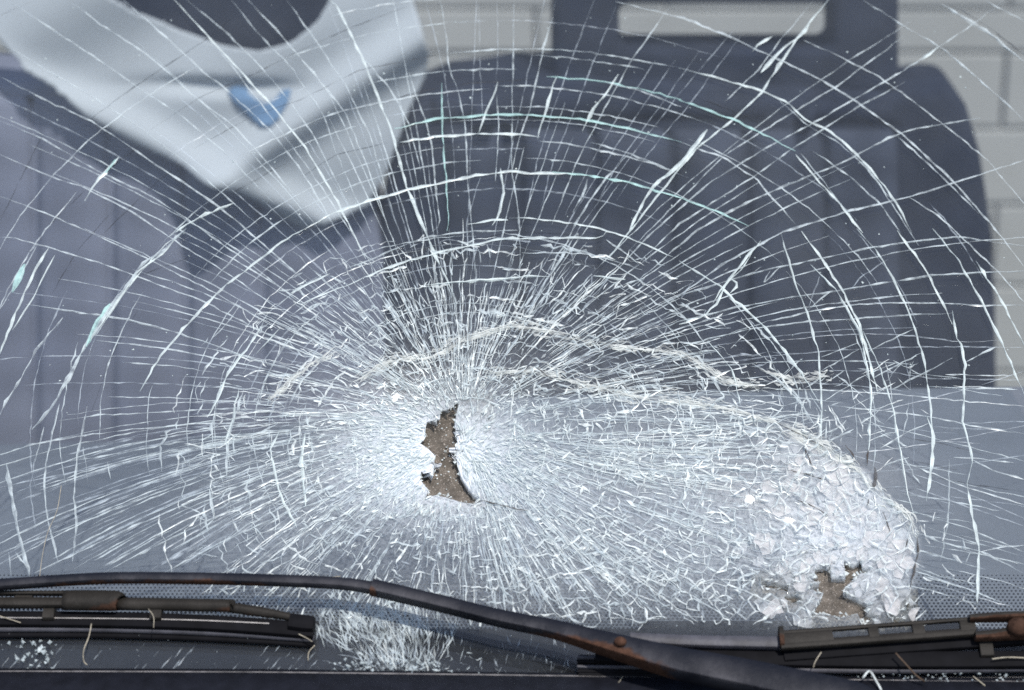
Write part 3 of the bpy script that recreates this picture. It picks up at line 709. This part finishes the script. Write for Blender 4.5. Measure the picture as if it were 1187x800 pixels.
for R in (128, 142, 156, 168, 182, 196, 208, 222, 238, 252, 268, 288, 318, 338, 360, 384, 408, 436, 470, 505):
    th = math.radians(-8 if R > 240 else -30); end = math.radians(188 if R > 240 else 215); R *= random.uniform(.985, 1.015)
    while th < end:
        ln = random.uniform(70, 300) / R
        if random.random() < (.85 if R < 300 else .66):
            t = np.linspace(th, min(end, th + ln), 14); rr = R * (1 + random.gauss(0, .012) + np.cumsum(rng.normal(0, .0012, 14)))
            p = np.stack([585 - 40 * (R < 240) + rr * 1.28 * np.cos(t), 505 - rr * np.sin(t)], 1); p = p[p[:, 1] < 725]
            if len(p) > 2 and not near_holes(p[:, 0], p[:, 1], 3).any():
                q = random.random(); (fine if q < .25 and R < 300 else finem if q < .65 else finef).add(p, random.uniform(.7, 1.5), jit=.4, step=8, lift=.0009, wn=.4)
        th += ln * random.uniform(.9, 1.15)
def voronoi(P):
    r = delaunay_2d_cdt([Vector(p) for p in P], [], [], 0, 1e-6); V = np.array([tuple(v) for v in r[0]]); cc = []; e2t = {}; p2t = {}
    for k, f in enumerate(r[2]):
        a, b, c = V[f[0]], V[f[1]], V[f[2]]
        d = 2 * (a[0] * (b[1] - c[1]) + b[0] * (c[1] - a[1]) + c[0] * (a[1] - b[1])) or 1e-9
        ux = ((a @ a) * (b[1] - c[1]) + (b @ b) * (c[1] - a[1]) + (c @ c) * (a[1] - b[1])) / d
        uy = ((a @ a) * (c[0] - b[0]) + (b @ b) * (a[0] - c[0]) + (c @ c) * (b[0] - a[0])) / d
        m = (a + b + c) / 3; q = np.array([ux, uy])
        if np.hypot(*(q - m)) > 1.2 * np.hypot(*(a - m)): q = m
        cc.append(q)
        for i in range(3):
            e2t.setdefault(tuple(sorted((f[i], f[i - 1]))), []).append(k); p2t.setdefault(f[i], []).append(k)
    return V, np.array(cc), [t for t in e2t.values() if len(t) == 2], p2t
# connected net of small fragments, drawn out along the radial cracks
pts = []
na, nb = 138, 13
for j in range(nb):
    for i in range(na):
        pts.append((i + .5 * (j % 2) + random.uniform(-.42, .42), j + random.uniform(-.45, .45)))
_, cc, ee, _ = voronoi(pts)
def net_xy(q):
    th = q[0] / na * 2 * math.pi - math.pi; t = .17 * math.exp(q[1] / nb * math.log(1.15 / .17))
    return radial(th, np.array([t * rmax_of(th)]))[0]
CX = np.array([net_xy(q) for q in cc])
for (a, b) in ee:
    p0, p1 = CX[a], CX[b]; L = np.hypot(*(p0 - p1)); mid = (p0 + p1) / 2
    if L > 60 or L < 1 or max(p0[1], p1[1]) > 727 or near_holes([p0[0], mid[0], p1[0]], [p0[1], mid[1], p1[1]], 3).any(): continue
    t = cc[a][1] / nb
    if random.random() < .10 + max(0, t - .72) * 2.2: continue
    if patch(*mid) < random.uniform(-1.1, -.1): continue
    q = random.random(); (fine if q < .38 else finem if q < .8 else finef).add([p0, mid + rng.normal(0, .06 * L + .2, 2), p1], random.uniform(.7, 1.75), jit=.35, step=5, lift=random.uniform(.0006, .0014), wn=.45, taper=(.7, .7))
# flatter cells between the two impacts
pts = [(random.uniform(590, 1150), random.uniform(425, 735)) for _ in range(2700)]
keep = []
for p in pts:
    if all(((p[0] - a) / 1.7) ** 2 + (p[1] - b) ** 2 > 58 for a, b in keep): keep.append(p)
_, cc, ee, _ = voronoi(keep)
edge_y = lambda x: np.interp(x, [590, 680, 740, 800, 900, 950, 990, 1020, 1055, 1068], [425, 440, 455, 462, 486, 508, 536, 572, 598, 640])
for (a, b) in ee:
    p0, p1 = cc[a], cc[b]; L = np.hypot(*(p0 - p1)); mid = (p0 + p1) / 2
    if L > 40 or L < 1 or max(p0[1], p1[1]) > 727 or (mid[0] <= 1066 and mid[1] < edge_y(mid[0]) - 3) or (mid[0] > 1066 and (mid[1] < 575 + (mid[0] - 1066) * .9 or mid[0] > 1138 or random.random() < .55)) or near_holes([p0[0], mid[0], p1[0]], [p0[1], mid[1], p1[1]], 2.5).any(): continue
    if random.random() < .22 + .3 * max(0, (720 - mid[0]) / 130) or patch(*mid) < random.uniform(-1.3, -.2): continue
    q = random.random(); (fine if q < .62 else finem).add([p0, mid + rng.normal(0, .06 * L + .2, 2), p1], random.uniform(.9, 2.4), jit=.35, step=4, lift=random.uniform(.0008, .0018) + (.0022 if mid[0] > 850 else 0), wn=.5, taper=(.7, .7))
NS = 90000
X = rng.uniform(215, 1085, NS); Y = rng.uniform(300, 727, NS); D = dens(X, Y)
ok = (rng.random(NS) < D * (0.35 + 0.65 * (D > .8))) & ~near_holes(X, Y, 4.5)
for x, y, d in list(zip(X[ok], Y[ok], D[ok]))[:2000]:
    if d < .9 and patch(x, y) < random.uniform(-.55, .2): continue
    ang = math.atan2(A[1] + 20 - y, x - A[0]); k = random.random(); r = math.hypot(x - A[0], y - A[1])
    if x > 860 and k > 0.4: a = random.uniform(0, math.pi)
    elif k < 0.6: a = ang + random.gauss(0, 0.09)
    elif k < 0.85: a = ang + math.pi / 2 + random.gauss(0, 0.25)
    else: a = random.uniform(0, math.pi)
    L = random.uniform(3, 9) + min(9, r / 26) * random.random()
    dx, dy = math.cos(a) * L / 2, -math.sin(a) * L / 2
    q = random.random()
    (fine if q < .4 else finem if q < .8 else finef).add([(x - dx, y - dy), (x + random.gauss(0, .9), y + random.gauss(0, .9)), (x + dx, y + dy)], random.uniform(0.5, 1.5) * (1.2 if d > .9 else 1), lift=random.uniform(0.0002, 0.002) + (.0025 if x > 850 else 0), jit=0.4, step=4, wn=0.5, taper=(0.1, 0.1))
for _ in range(2400):
    x = random.gauss(505, 62); y = random.gauss(527, 44)
    if near_holes(x, y, 3)[0]: continue
    a = math.atan2(A[1] + 20 - y, x - A[0]) + random.gauss(0, .35); L = random.uniform(4, 12); dx, dy = math.cos(a) * L / 2, -math.sin(a) * L / 2
    (fine if random.random() < .6 else finem).add([(x - dx, y - dy), (x + dx, y + dy)], random.uniform(0.8, 2.2), lift=random.uniform(.0003, .0022), jit=.5, step=3, wn=.5, taper=(.2, .2))
for h in HOLES:
    p = poly_np(h)
    for i in range(len(p)):
        a0, b0 = p[i - 1], p[i]
        for _ in range(max(1, int(np.hypot(*(b0 - a0)) / 2.5))):
            t = random.random(); q = a0 * t + b0 * (1 - t) + rng.normal(0, 1.0, 2); d = (b0 - a0) / (np.hypot(*(b0 - a0)) + 1e-6); L = random.uniform(2, 6)
            d = d + rng.normal(0, .35, 2); fine.add([q - d * L / 2, q + rng.normal(0, .4, 2), q + d * L / 2], random.uniform(.6, 1.8), step=2.5, jit=.4, lift=random.uniform(.0005, .002), wn=.5)
for _ in range(85):                                          # loose web right of the fold
    x = random.uniform(880, 1060); y = random.uniform(425, 545)
    if y > 470 and x < 930: continue
    a = random.choice([-.5, .45, .5, 1.4, -1.1]) + random.gauss(0, .15); L = random.uniform(12, 42); dx, dy = math.cos(a) * L / 2, -math.sin(a) * L / 2
    (fine if random.random() < .3 else finem).add([(x - dx, y - dy), (x + random.gauss(0, 1.5), y + random.gauss(0, 1.5)), (x + dx, y + dy)], random.uniform(.7, 1.6), step=6, jit=.6, wn=.4)
for _ in range(34):                                          # thin cracks running out to the right edge
    y = random.uniform(430, 690); x = random.uniform(1035, 1110); L = random.uniform(25, 120); sl = (y - 400) / 900 + random.gauss(0, .05)
    if y + sl * L > 712: continue
    (finem if random.random() < .5 else finef).add([(x, y), (x + L / 2, y + sl * L / 2 + random.gauss(0, 1.5)), (x + L, y + sl * L)], random.uniform(.7, 1.3), step=9, jit=.4)
for _ in range(70):                                          # faint streaks at lower left
    th = math.radians(180 + random.uniform(-2, 24)); r0 = random.uniform(230, 400); p = radial(th, np.linspace(r0, r0 + random.uniform(50, 190), 6)); p = p[p[:, 1] < 664]
    if len(p) > 1: (finem if random.random() < .25 else finef).add(p, random.uniform(.7, 1.8), step=10, jit=.4)
# lower burst by the cowl
for _ in range(430):
    a = math.radians(random.gauss(97, 22)); r0 = random.uniform(8, 75); r1 = r0 + random.uniform(10, 34); c0 = np.array([462 + random.gauss(0, 26), 788.])
    p = np.array([c0 + r * np.array([math.cos(a + .004 * (r - r0)), -math.sin(a + .004 * (r - r0))]) for r in np.linspace(r0, r1, 4)])
    if p[:, 1].max() > 781 or p[:, 1].min() < 690 or p[:, 0].min() < 368: continue
    q = random.random(); (fine if q < .18 else finem if q < .6 else finef).add(p, random.uniform(.45, 1.1), step=6, jit=.7, wn=.5)
for _ in range(240):
    x = random.gauss(425, 45); y = random.uniform(684, 745); a = math.radians(random.gauss(90 + (430 - x) * .35, 24)); L = random.uniform(8, 30); dx, dy = math.cos(a) * L / 2, -math.sin(a) * L / 2
    if x < 366: continue
    (finem if random.random() < .6 else finef).add([(x - dx, y - dy), (x + random.gauss(0, 1), y), (x + dx, y + dy)], random.uniform(.5, 1.3), step=5, jit=.6, wn=.5)
for _ in range(260):
    x = random.gauss(468, 36); y = 779 - abs(random.gauss(0, 11)); a = random.uniform(0, 3.14); L = random.uniform(3, 9); dx, dy = math.cos(a) * L / 2, math.sin(a) * L / 3
    (finef if random.random() < .5 else finem).add([(x - dx, y - dy), (x + random.gauss(0, .8), y), (x + dx, min(781, y + dy))], random.uniform(.6, 1.8), step=2.5, jit=.6, wn=.6)
for _ in range(90):
    x = random.gauss(620, 60); y = random.uniform(735, 778); L = random.uniform(3, 12); finef.add([(x, y), (x + random.uniform(-5, 5), y + L)], random.uniform(.6, 1.3), step=5)
for _ in range(40):
    x = random.uniform(0, 380); y = random.uniform(745, 776); L = random.uniform(6, 22); finef.add([(x, y), (x - L * .6, y + L * .7)], random.uniform(.7, 1.8), step=5)
for (rb, nm, m) in ((fine, 'fine_splinters', M_CRUSH), (finem, 'fine_cracks', M_MID), (finef, 'hairline_cracks', M_FAINT)):
    o = rb.build(nm, m, ws); o['kind'] = 'stuff'

# creased lips where the glass folds
M_LIPG = crack_mat('dusty_fold', (0.76, 0.79, 0.76), 0.12, 0.85, 120, 0.6)
for (p, w) in (([(392,402),(354,427),(331,447),(311,464)],3.0), ([(405,446),(450,420),(500,412),(545,392),(590,378),(640,384),(690,398)],4.2), ([(690,398),(740,405),(790,408),(840,440),(880,448)],3.4), ([(560,432),(620,430),(680,446),(740,460),(800,466),(850,474),(900,490),(950,512),(990,540)],4.5), ([(880,428),(915,440),(960,436)],3.0), ([(900,495),(950,520),(1000,548),(1020,575),(1052,596),(1064,622)],4.0)):
    r = Ribbons(); p = np.array(p, float); seg = np.concatenate([[0], np.cumsum(np.hypot(*np.diff(p, axis=0).T))])
    for k in range(int(seg[-1] / 2.2)):
        t0 = random.uniform(0, seg[-1]); t = np.linspace(t0, t0 + random.uniform(8, 30), 4)
        x = np.interp(t, seg, p[:, 0]) + random.gauss(0, w * 1.05); y = np.interp(t, seg, p[:, 1]) + random.gauss(0, w * 1.05)
        r.add(np.stack([x, y], 1) + rng.normal(0, 1.5, (4, 2)), random.uniform(.5, 1.8), jit=.9, step=4, lift=random.uniform(.0004, .0012), wn=.6)
    for k in range(3): r.add(p + rng.normal(0, 1.6, p.shape), w * random.uniform(.3, .5), jit=.9, step=7, lift=.0012, wn=.5)
    r.build('folded_lip', M_LIPG, ws)

# shards around the second hole
pts = []
ZONE = [(872,520),(900,498),(945,516),(985,532),(1010,552),(1030,575),(1052,596),(1064,622),(1062,660),(1056,690),(1052,724),(985,726),(920,722),(890,704),(872,690),(860,640),(876,600),(862,560)]
tries = 0
while tries < 9000 and len(pts) < 470:
    tries += 1; x = random.uniform(690, 1072); y = random.uniform(450, 738)
    if y < edge_y(x) + 4 or x > 1066: continue
    if all(((x - a) / 1.25) ** 2 + (y - b) ** 2 > 62 for a, b in pts): pts.append((x, y))
V_, cc, ee, p2t = voronoi(pts); ns = 0; net = Ribbons()
for k, tr in p2t.items():
    c = V_[k]
    if len(tr) < 4 or ns >= 290: continue
    t = cc[tr]; o_ = np.argsort(np.arctan2(t[:, 1] - c[1], t[:, 0] - c[0])); t = t[o_]
    if np.hypot(*(t - c).T).max() > 34: continue
    soft = 1 - math.exp(-((max(0, c[0] - 842)) / 70) ** 2)
    if random.random() > soft: continue
    t = c + (t - c) * random.uniform(.86, 1.06)
    mid = (t + np.roll(t, 1, 0)) / 2
    if in_holes(t[:, 0], t[:, 1]).any() or in_holes(mid[:, 0], mid[:, 1]).any(): t = c + (t - c) * .6
    if in_holes(t[:, 0], t[:, 1]).any() or t[:, 1].max() > 728: continue
    n = len(t); g2 = rng.normal(0, .00005, 2); l0 = 0.0010 + random.uniform(0, .0010); tl = np.clip((t - c) @ g2, -.0012, .0012)
    top = on_glass(t[:, 0], t[:, 1], l0 + tl); bot = on_glass(t[:, 0], t[:, 1], l0 + tl - 0.0008)
    obj('glass_shard', np.vstack([top, bot]), [tuple(range(n)), tuple(range(2 * n - 1, n - 1, -1))] + [(i, n + i, n + (i + 1) % n, (i + 1) % n) for i in range(n)], M_SHARD if c[0] > 860 and random.random() < .55 else M_SHARD2, ws); ns += 1
    for i in range(n):
        if random.random() < .4: net.add([t[i - 1], (t[i] + t[i - 1]) / 2 + rng.normal(0, .5, 2), t[i]], random.uniform(.5, 1.4), jit=.4, step=4, lift=l0 + .0006, wn=.6)
net.build('fragment_edges', M_CRUSH, ws)['kind'] = 'stuff'
print('shards', ns)

# crumbs of glass: in the holes, on the pane and along the cowl
def crumbs(name, spots, m, parent):
    V = []; F = []
    for (x, y, lift, r) in spots:
        c = G(x, y, lift); k = len(V)
        for d in ((1, 0, 0), (-1, 0, 0), (0, 1, 0), (0, -1, 0), (0, 0, 1), (0, 0, -1)):
            V.append(c + np.array(d) * r * random.uniform(.5, 1.2) + rng.normal(0, r * .2, 3))
        F += [(k + a, k + b, k + c2) for a, b, c2 in ((0, 2, 4), (2, 1, 4), (1, 3, 4), (3, 0, 4), (2, 0, 5), (1, 2, 5), (3, 1, 5), (0, 3, 5))]
    o = obj(name, V, F, m, parent); o['kind'] = 'stuff'; return o
sp = []
for h in HOLES[:2]:
    p = poly_np(h)
    for _ in range(60):
        i = random.randrange(len(p)); t = random.random(); q = p[i] * t + p[i - 1] * (1 - t) + rng.normal(0, 2.0, 2); sp.append((q[0], q[1], -0.002, random.uniform(.0006, .0019)))
for _ in range(45): sp.append((random.gauss(517, 9), random.uniform(490, 578), -0.0058, random.uniform(.0003, .0011)))
crumbs('glass_crumbs', sp, M_CRUSH, ws)
sp = [(random.uniform(0, 1187), random.uniform(0, 480), 0.0003, random.uniform(.0003, .0009)) for _ in range(240)]
crumbs('dust_specks', sp, M_BRIGHT, ws)

# ------------------------------------------------------------------ wipers
def part_group(name, parent):
    o = bpy.data.objects.new(name, None); col.objects.link(o); o.parent = parent; o.empty_display_size = .03; return o
wl_ = thing('windscreen_wiper', 'wiper with a long bent rusty arm across the glass and its blade at lower left', 'wiper', group='wipers at the foot of the glass')
wr_ = thing('windscreen_wiper', 'windscreen wiper at lower right with a brown slotted blade bridge and rusty hook', 'wiper', group='wipers at the foot of the glass')
arm = part_group('arm', wl_)
sweep('rod', [(-60,682,.022,0.00588,0.00672,0),(0,678,.022,0.00588,0.00672,.1),(70,673,.022,0.00588,0.00672,.35),(140,670,.022,0.00588,0.00672,.35),(250,671,.022,0.00605,0.00672,.45),(350,674,.022,0.00630,0.00672,.1),(400,677,.022,0.00630,0.00714,.05),(434,682,.022,0.00655,0.00756,.05)], M_ARM, arm, 5, 0.3)
sweep('channel', [(432,681,.023,0.00773,0.00882,.1),(470,690,.023,0.00773,0.00882,.05),(520,702,.023,0.00773,0.00882,.05),(580,717,.023,0.00798,0.00924,.15),(640,729,.023,0.00882,0.00924,.4),(690,743,.024,0.01092,0.01092,.62),(740,757,.025,0.01344,0.01260,.62),(790,770,.026,0.01554,0.01428,.25),(850,782,.027,0.01680,0.01512,.0),(920,797,.028,0.01764,0.01596,0),(985,811,.028,0.01806,0.01596,0),(1010,820,.028,0.01596,0.01428,0)], M_ARM, arm, 5, 0.12)
sweep('joint_clip', [(431,681,.0232,.0088,.0095,.4),(438,682.5,.0232,.0088,.0095,.4)], M_ARM, arm, 2, 0.3)
c = G(719, 744, 0.0315)
def blob(name, c, r, m, parent):
    V = []; F = []; nu, nv = 10, 6
    for j in range(nv + 1):
        for i in range(nu):
            a = 2 * math.pi * i / nu; b = math.pi * j / nv
            V.append(c + r * np.array([math.sin(b) * math.cos(a), math.sin(b) * math.sin(a), 0.75 * math.cos(b)]))
    for j in range(nv):
        for i in range(nu):
            F.append((j * nu + i, j * nu + (i + 1) % nu, (j + 1) * nu + (i + 1) % nu, (j + 1) * nu + i))
    o = obj(name, V, F, m, parent, True); attr(o, 'rust', [1.0] * len(V)); return o
blob('rivet', c, .0038, M_ARM, arm)

bl = part_group('blade', wl_)
sweep('bridge_rail', [(-60,688,.016,.0022,.004,.2),(78,688,.016,.0022,.004,.3)], M_BLADE, bl, 4)
sweep('bridge_rail', [(-60,699,.014,.0062,.006,.1),(80,699,.014,.0062,.006,.3)], M_BLADE, bl, 4)
sweep('bridge_post', [(18,693,.014,.007,.004,.2),(38,693,.014,.007,.004,.2)], M_BLADE, bl, 2)
sweep('sleeve', [(74,696,.015,.0118,.009,.15),(100,696,.015,.0122,.009,.25),(134,696.5,.015,.0120,.009,.6),(138,697,.015,.0095,.008,.8)], M_BLADE, bl, 4, .4)
sweep('spine', [(137,700,.013,.0075,.007,.1),(200,701,.013,.0075,.007,.1),(262,702,.013,.0075,.007,.45),(268,702.5,.013,.0078,.007,.6)], M_BLADE, bl, 4, .4)
sweep('spine_tip', [(266,704,.012,.0062,.006,.2),(300,709,.011,.0058,.006,.35),(330,714,.0105,.0045,.005,.2),(342,718,.010,.0045,.005,.2)], M_BLADE, bl, 4, .4)
sweep('end_cap', [(336,722,.009,.0105,.010,0),(352,724,.009,.0108,.010,0),(364,725,.009,.0100,.009,0)], M_BLACKRUB, bl, 4, .35)
for (a, b) in ((58, 711), (182, 711)):
    sweep('claw', [(a - 7,b,.010,.010,.007,.3),(a + 6,b,.010,.010,.007,.3)], M_BLADE, bl, 2)
sweep('steel_strip', [(-60,716,.0095,.0009,.0012),(100,717,.0095,.0009,.0012),(220,719,.0095,.0009,.0012),(312,723,.0095,.0009,.0012)], M_STEEL, bl, 4)
sweep('steel_strip', [(-60,723,.008,.0009,.0012),(100,723,.008,.0009,.0012),(240,727,.008,.0009,.0012),(345,732,.008,.0009,.0012)], M_STEEL, bl, 4)
sweep('rubber_holder', [(-60,718,.0070,.010,.006),(100,719,.0070,.010,.006),(240,723,.0070,.010,.006),(364,732,.007,.010,.006)], M_BLACKRUB, bl, 4)
sweep('rubber_lip', [(-60,729,.0045,.0042,.004),(100,729,.0045,.0042,.004),(240,733,.0045,.0042,.004),(364,741,.0045,.0042,.004)], M_RUBBER, bl, 4, .4)
sweep('rubber_foot', [(-60,736,.002,.004,.003),(100,736,.002,.004,.003),(240,740,.002,.004,.003),(364,747,.002,.004,.003)], M_BLACKRUB, bl, 4, .4)

br = part_group('blade', wr_)
def lerp_bridge(x): return 727.5 - (x - 905) * (16.5 / 225)
def rail(name, x0, x1, off, w, d, lift, m, rust=.2):
    return sweep(name, [(x0, lerp_bridge(x0) + off, lift, w, d, rust), ((x0 + x1) / 2, lerp_bridge((x0 + x1) / 2) + off, lift, w, d, rust), (x1, lerp_bridge(x1) + off, lift, w, d, rust)], m, br, 4, .3)
rail('bridge_rail', 905, 1130, 6.5, .0024, .0030, .017, M_BLADE, .1)
rail('bridge_rail', 905, 1130, 22, .0052, .005, .0155, M_BLADE, .15)
for (x0, x1) in ((905, 965), (1006, 1018), (1057, 1071), (1112, 1130)):
    rail('bridge_post', x0 + .5, x1, 13.0, .0085, .0030, .0168, M_BLADE, .25)
sweep('bridge_end', [(903,739,.0160,.013,.008,.9),(908,739,.0160,.013,.008,.9)], M_BLADE, br, 2)
sweep('spine', [(730,740,.012,.0065,.006),(800,744,.012,.0075,.006),(903,746,.012,.0080,.006)], M_RUBBER, br, 4, .35)
rail('bridge_underside', 908, 1200, 32, .010, .005, .009, M_BLACKRUB, .2)
sweep('claw', [(1135,752,.010,.012,.006,.3),(1150,752,.010,.012,.006,.3)], M_BLADE, br, 2)
sweep('steel_strip', [(880,766,.008,.0009,.0012),(1000,764,.008,.0009,.0012),(1240,763,.008,.0009,.0012)], M_STEEL, br, 4)
sweep('rubber_holder', [(690,760,.007,.010,.006),(900,764,.007,.011,.006),(1060,766,.007,.011,.006),(1240,765,.007,.011,.006)], M_BLACKRUB, br, 4)
sweep('steel_strip', [(930,771,.008,.0009,.0012),(1060,772,.008,.0009,.0012),(1240,769,.008,.0009,.0012)], M_STEEL, br, 4)
sweep('rubber_lip', [(900,776,.0045,.0042,.004),(1060,777,.0045,.0042,.004),(1240,774,.0045,.0042,.004)], M_RUBBER, br, 4, .4)
for k in range(4):
    sweep('rubber_fin', [(669,763 + 5.4 * k,.007 - .001 * k,.0018,.004),(760,764 + 5.4 * k,.007 - .001 * k,.0018,.004),(840,766 + 5.4 * k,.007 - .001 * k,.0018,.004)], M_BLACKRUB if k % 2 else M_RUBBER, br, 3)
sweep('rubber_core', [(671,772,.0035,.014,.003),(840,776,.0035,.014,.003)], M_BLACKRUB, br, 3)

ra = part_group('arm', wr_)
sweep('hook', [(1124,717,.020,.0035,.006,.6),(1145,716,.021,.0038,.007,.7),(1170,715,.022,.0040,.008,.9),(1240,713,.022,.0040,.008,1)], M_BLADE, ra, 4)
sweep('hook', [(1130,738,.017,.0045,.006,.8),(1160,736,.017,.0060,.007,.9),(1185,733,.018,.0080,.008,1),(1240,731,.018,.0080,.008,1)], M_BLADE, ra, 4)
blob('pivot_bolt', G(1181, 727, .022), .0075, M_BLADE, ra)

# ------------------------------------------------------------------ cowl below the glass
cw = thing('cowl_panel', 'dark plastic cowl panel with a pale worn lip under the windscreen', 'cowl')
sweep('edge_lip', [(-160,779.5,.003,.0022,.003),(300,781,.003,.0022,.003),(700,786,.003,.0024,.003),(1000,790,.003,.0024,.003),(1340,793,.003,.0024,.003)], M_LIP, cw, 6, .45)
def cowl():
    V = []; F = []; xs = np.linspace(-160, 1340, 40); n = 5
    for xx in xs:
        yy = np.interp(xx, [-160, 300, 700, 1000, 1340], [782, 783.5, 788.5, 792.5, 795.5])
        p = G(xx, yy, .0015)
        for (dy, dz) in ((0.004, -0.012), (0, 0), (-0.012, -0.004), (-0.06, -0.012), (-0.16, -0.020)): V.append(p + np.array([0, dy, dz]))
    for i in range(len(xs) - 1):
        for k in range(n - 1): F.append((i * n + k, i * n + k + 1, (i + 1) * n + k + 1, (i + 1) * n + k))
    o = obj('panel', V, F, M_COWL, cw, True); solidify(o, 0.004, 1)
cowl()

# ------------------------------------------------------------------ stalks and debris
def stalk(pts, r, m, label):
    r *= .6; st = [(a, b, l, r, r) for (a, b, l) in pts]
    o = sweep('dry_stalk', st, m, None, 4, .49); tag(o, label, 'stalk', 'dry stalks caught around the wipers'); return o
stalk([(71,563,.002),(66,592,.004),(55,618,.006),(49,645,.008),(46,668,.010)], .0007, M_STRAW, 'thin pale stalk standing on the glass above the arm at far left')
stalk([(106,723,.014),(103,738,.013),(97,754,.010),(97,766,.006),(101,771,.004)], .0011, M_STRAW, 'curled straw hanging over the left blade rubber')
stalk([(172,706,.016),(178,715,.016),(178,728,.014)], .0008, M_STRAW, 'short bent straw across the middle of the left blade')
stalk([(-4,713,.012),(12,718,.012),(24,722,.011)], .0010, M_STRAW, 'straw lying on the left blade at the picture edge')
stalk([(346,735,.010),(356,740,.009),(362,744,.008)], .0010, M_STRAW, 'straw under the end cap of the left blade')
stalk([(365,748,.004),(358,756,.003),(357,766,.002)], .0009, M_STRAW, 'pale bent stalk on the black gap beside the left blade tip')
stalk([(1038,757,.016),(1050,770,.015),(1062,783,.012),(1072,790,.010)], .0018, M_TWIG, 'dark brown twig slanting below the right bridge')
stalk([(952,756,.016),(945,767,.015),(943,774,.014)], .0010, M_STRAW, 'straw hooked under the left end of the slotted bridge')
stalk([(1150,764,.013),(1168,762,.013),(1192,763,.012)], .0014, M_STRAW, 'thick straw lying beside the rusty hook')
stalk([(1128,784,.008),(1142,795,.006)], .0012, M_STRAW, 'white straw on the cowl lip at lower right')
stalk([(722,784,.006),(715,793,.006),(700,798,.006)], .0009, M_STRAW, 'curved straw on the cowl under the rusty part of the arm')
stalk([(528,788,.004),(545,790,.004),(556,797,.004)], .0010, M_STRAW, 'forked pale straw on the cowl near the middle')
stalk([(395,668,.004),(372,670,.004),(352,674,.006)], .0006, M_STRAW, 'fine straw leaning on the arm left of its bend')
stalk([(1000,786,.012),(1008,778,.012),(1016,790,.010),(1022,801,.010)], .0022, M_CRUSH, 'clear plastic splinter standing beside the arm head')
sp = []
for _ in range(40): sp.append((random.gauss(42, 12), random.uniform(742, 779), .002, random.uniform(.0004, .0022)))
for _ in range(45): sp.append((random.uniform(990, 1187), random.uniform(780, 791), .004, random.uniform(.0003, .0013)))
for _ in range(60): sp.append((random.gauss(460, 38), random.uniform(764, 781), .003, random.uniform(.0005, .0018)))
for _ in range(110): sp.append((random.uniform(0, 1187), random.uniform(700, 784), .004, random.uniform(.0002, .0006)))
o = crumbs('glass_crumbs', sp, M_MID, None); tag(o, 'loose crumbs of white glass scattered along the cowl and blades', 'glass crumbs')
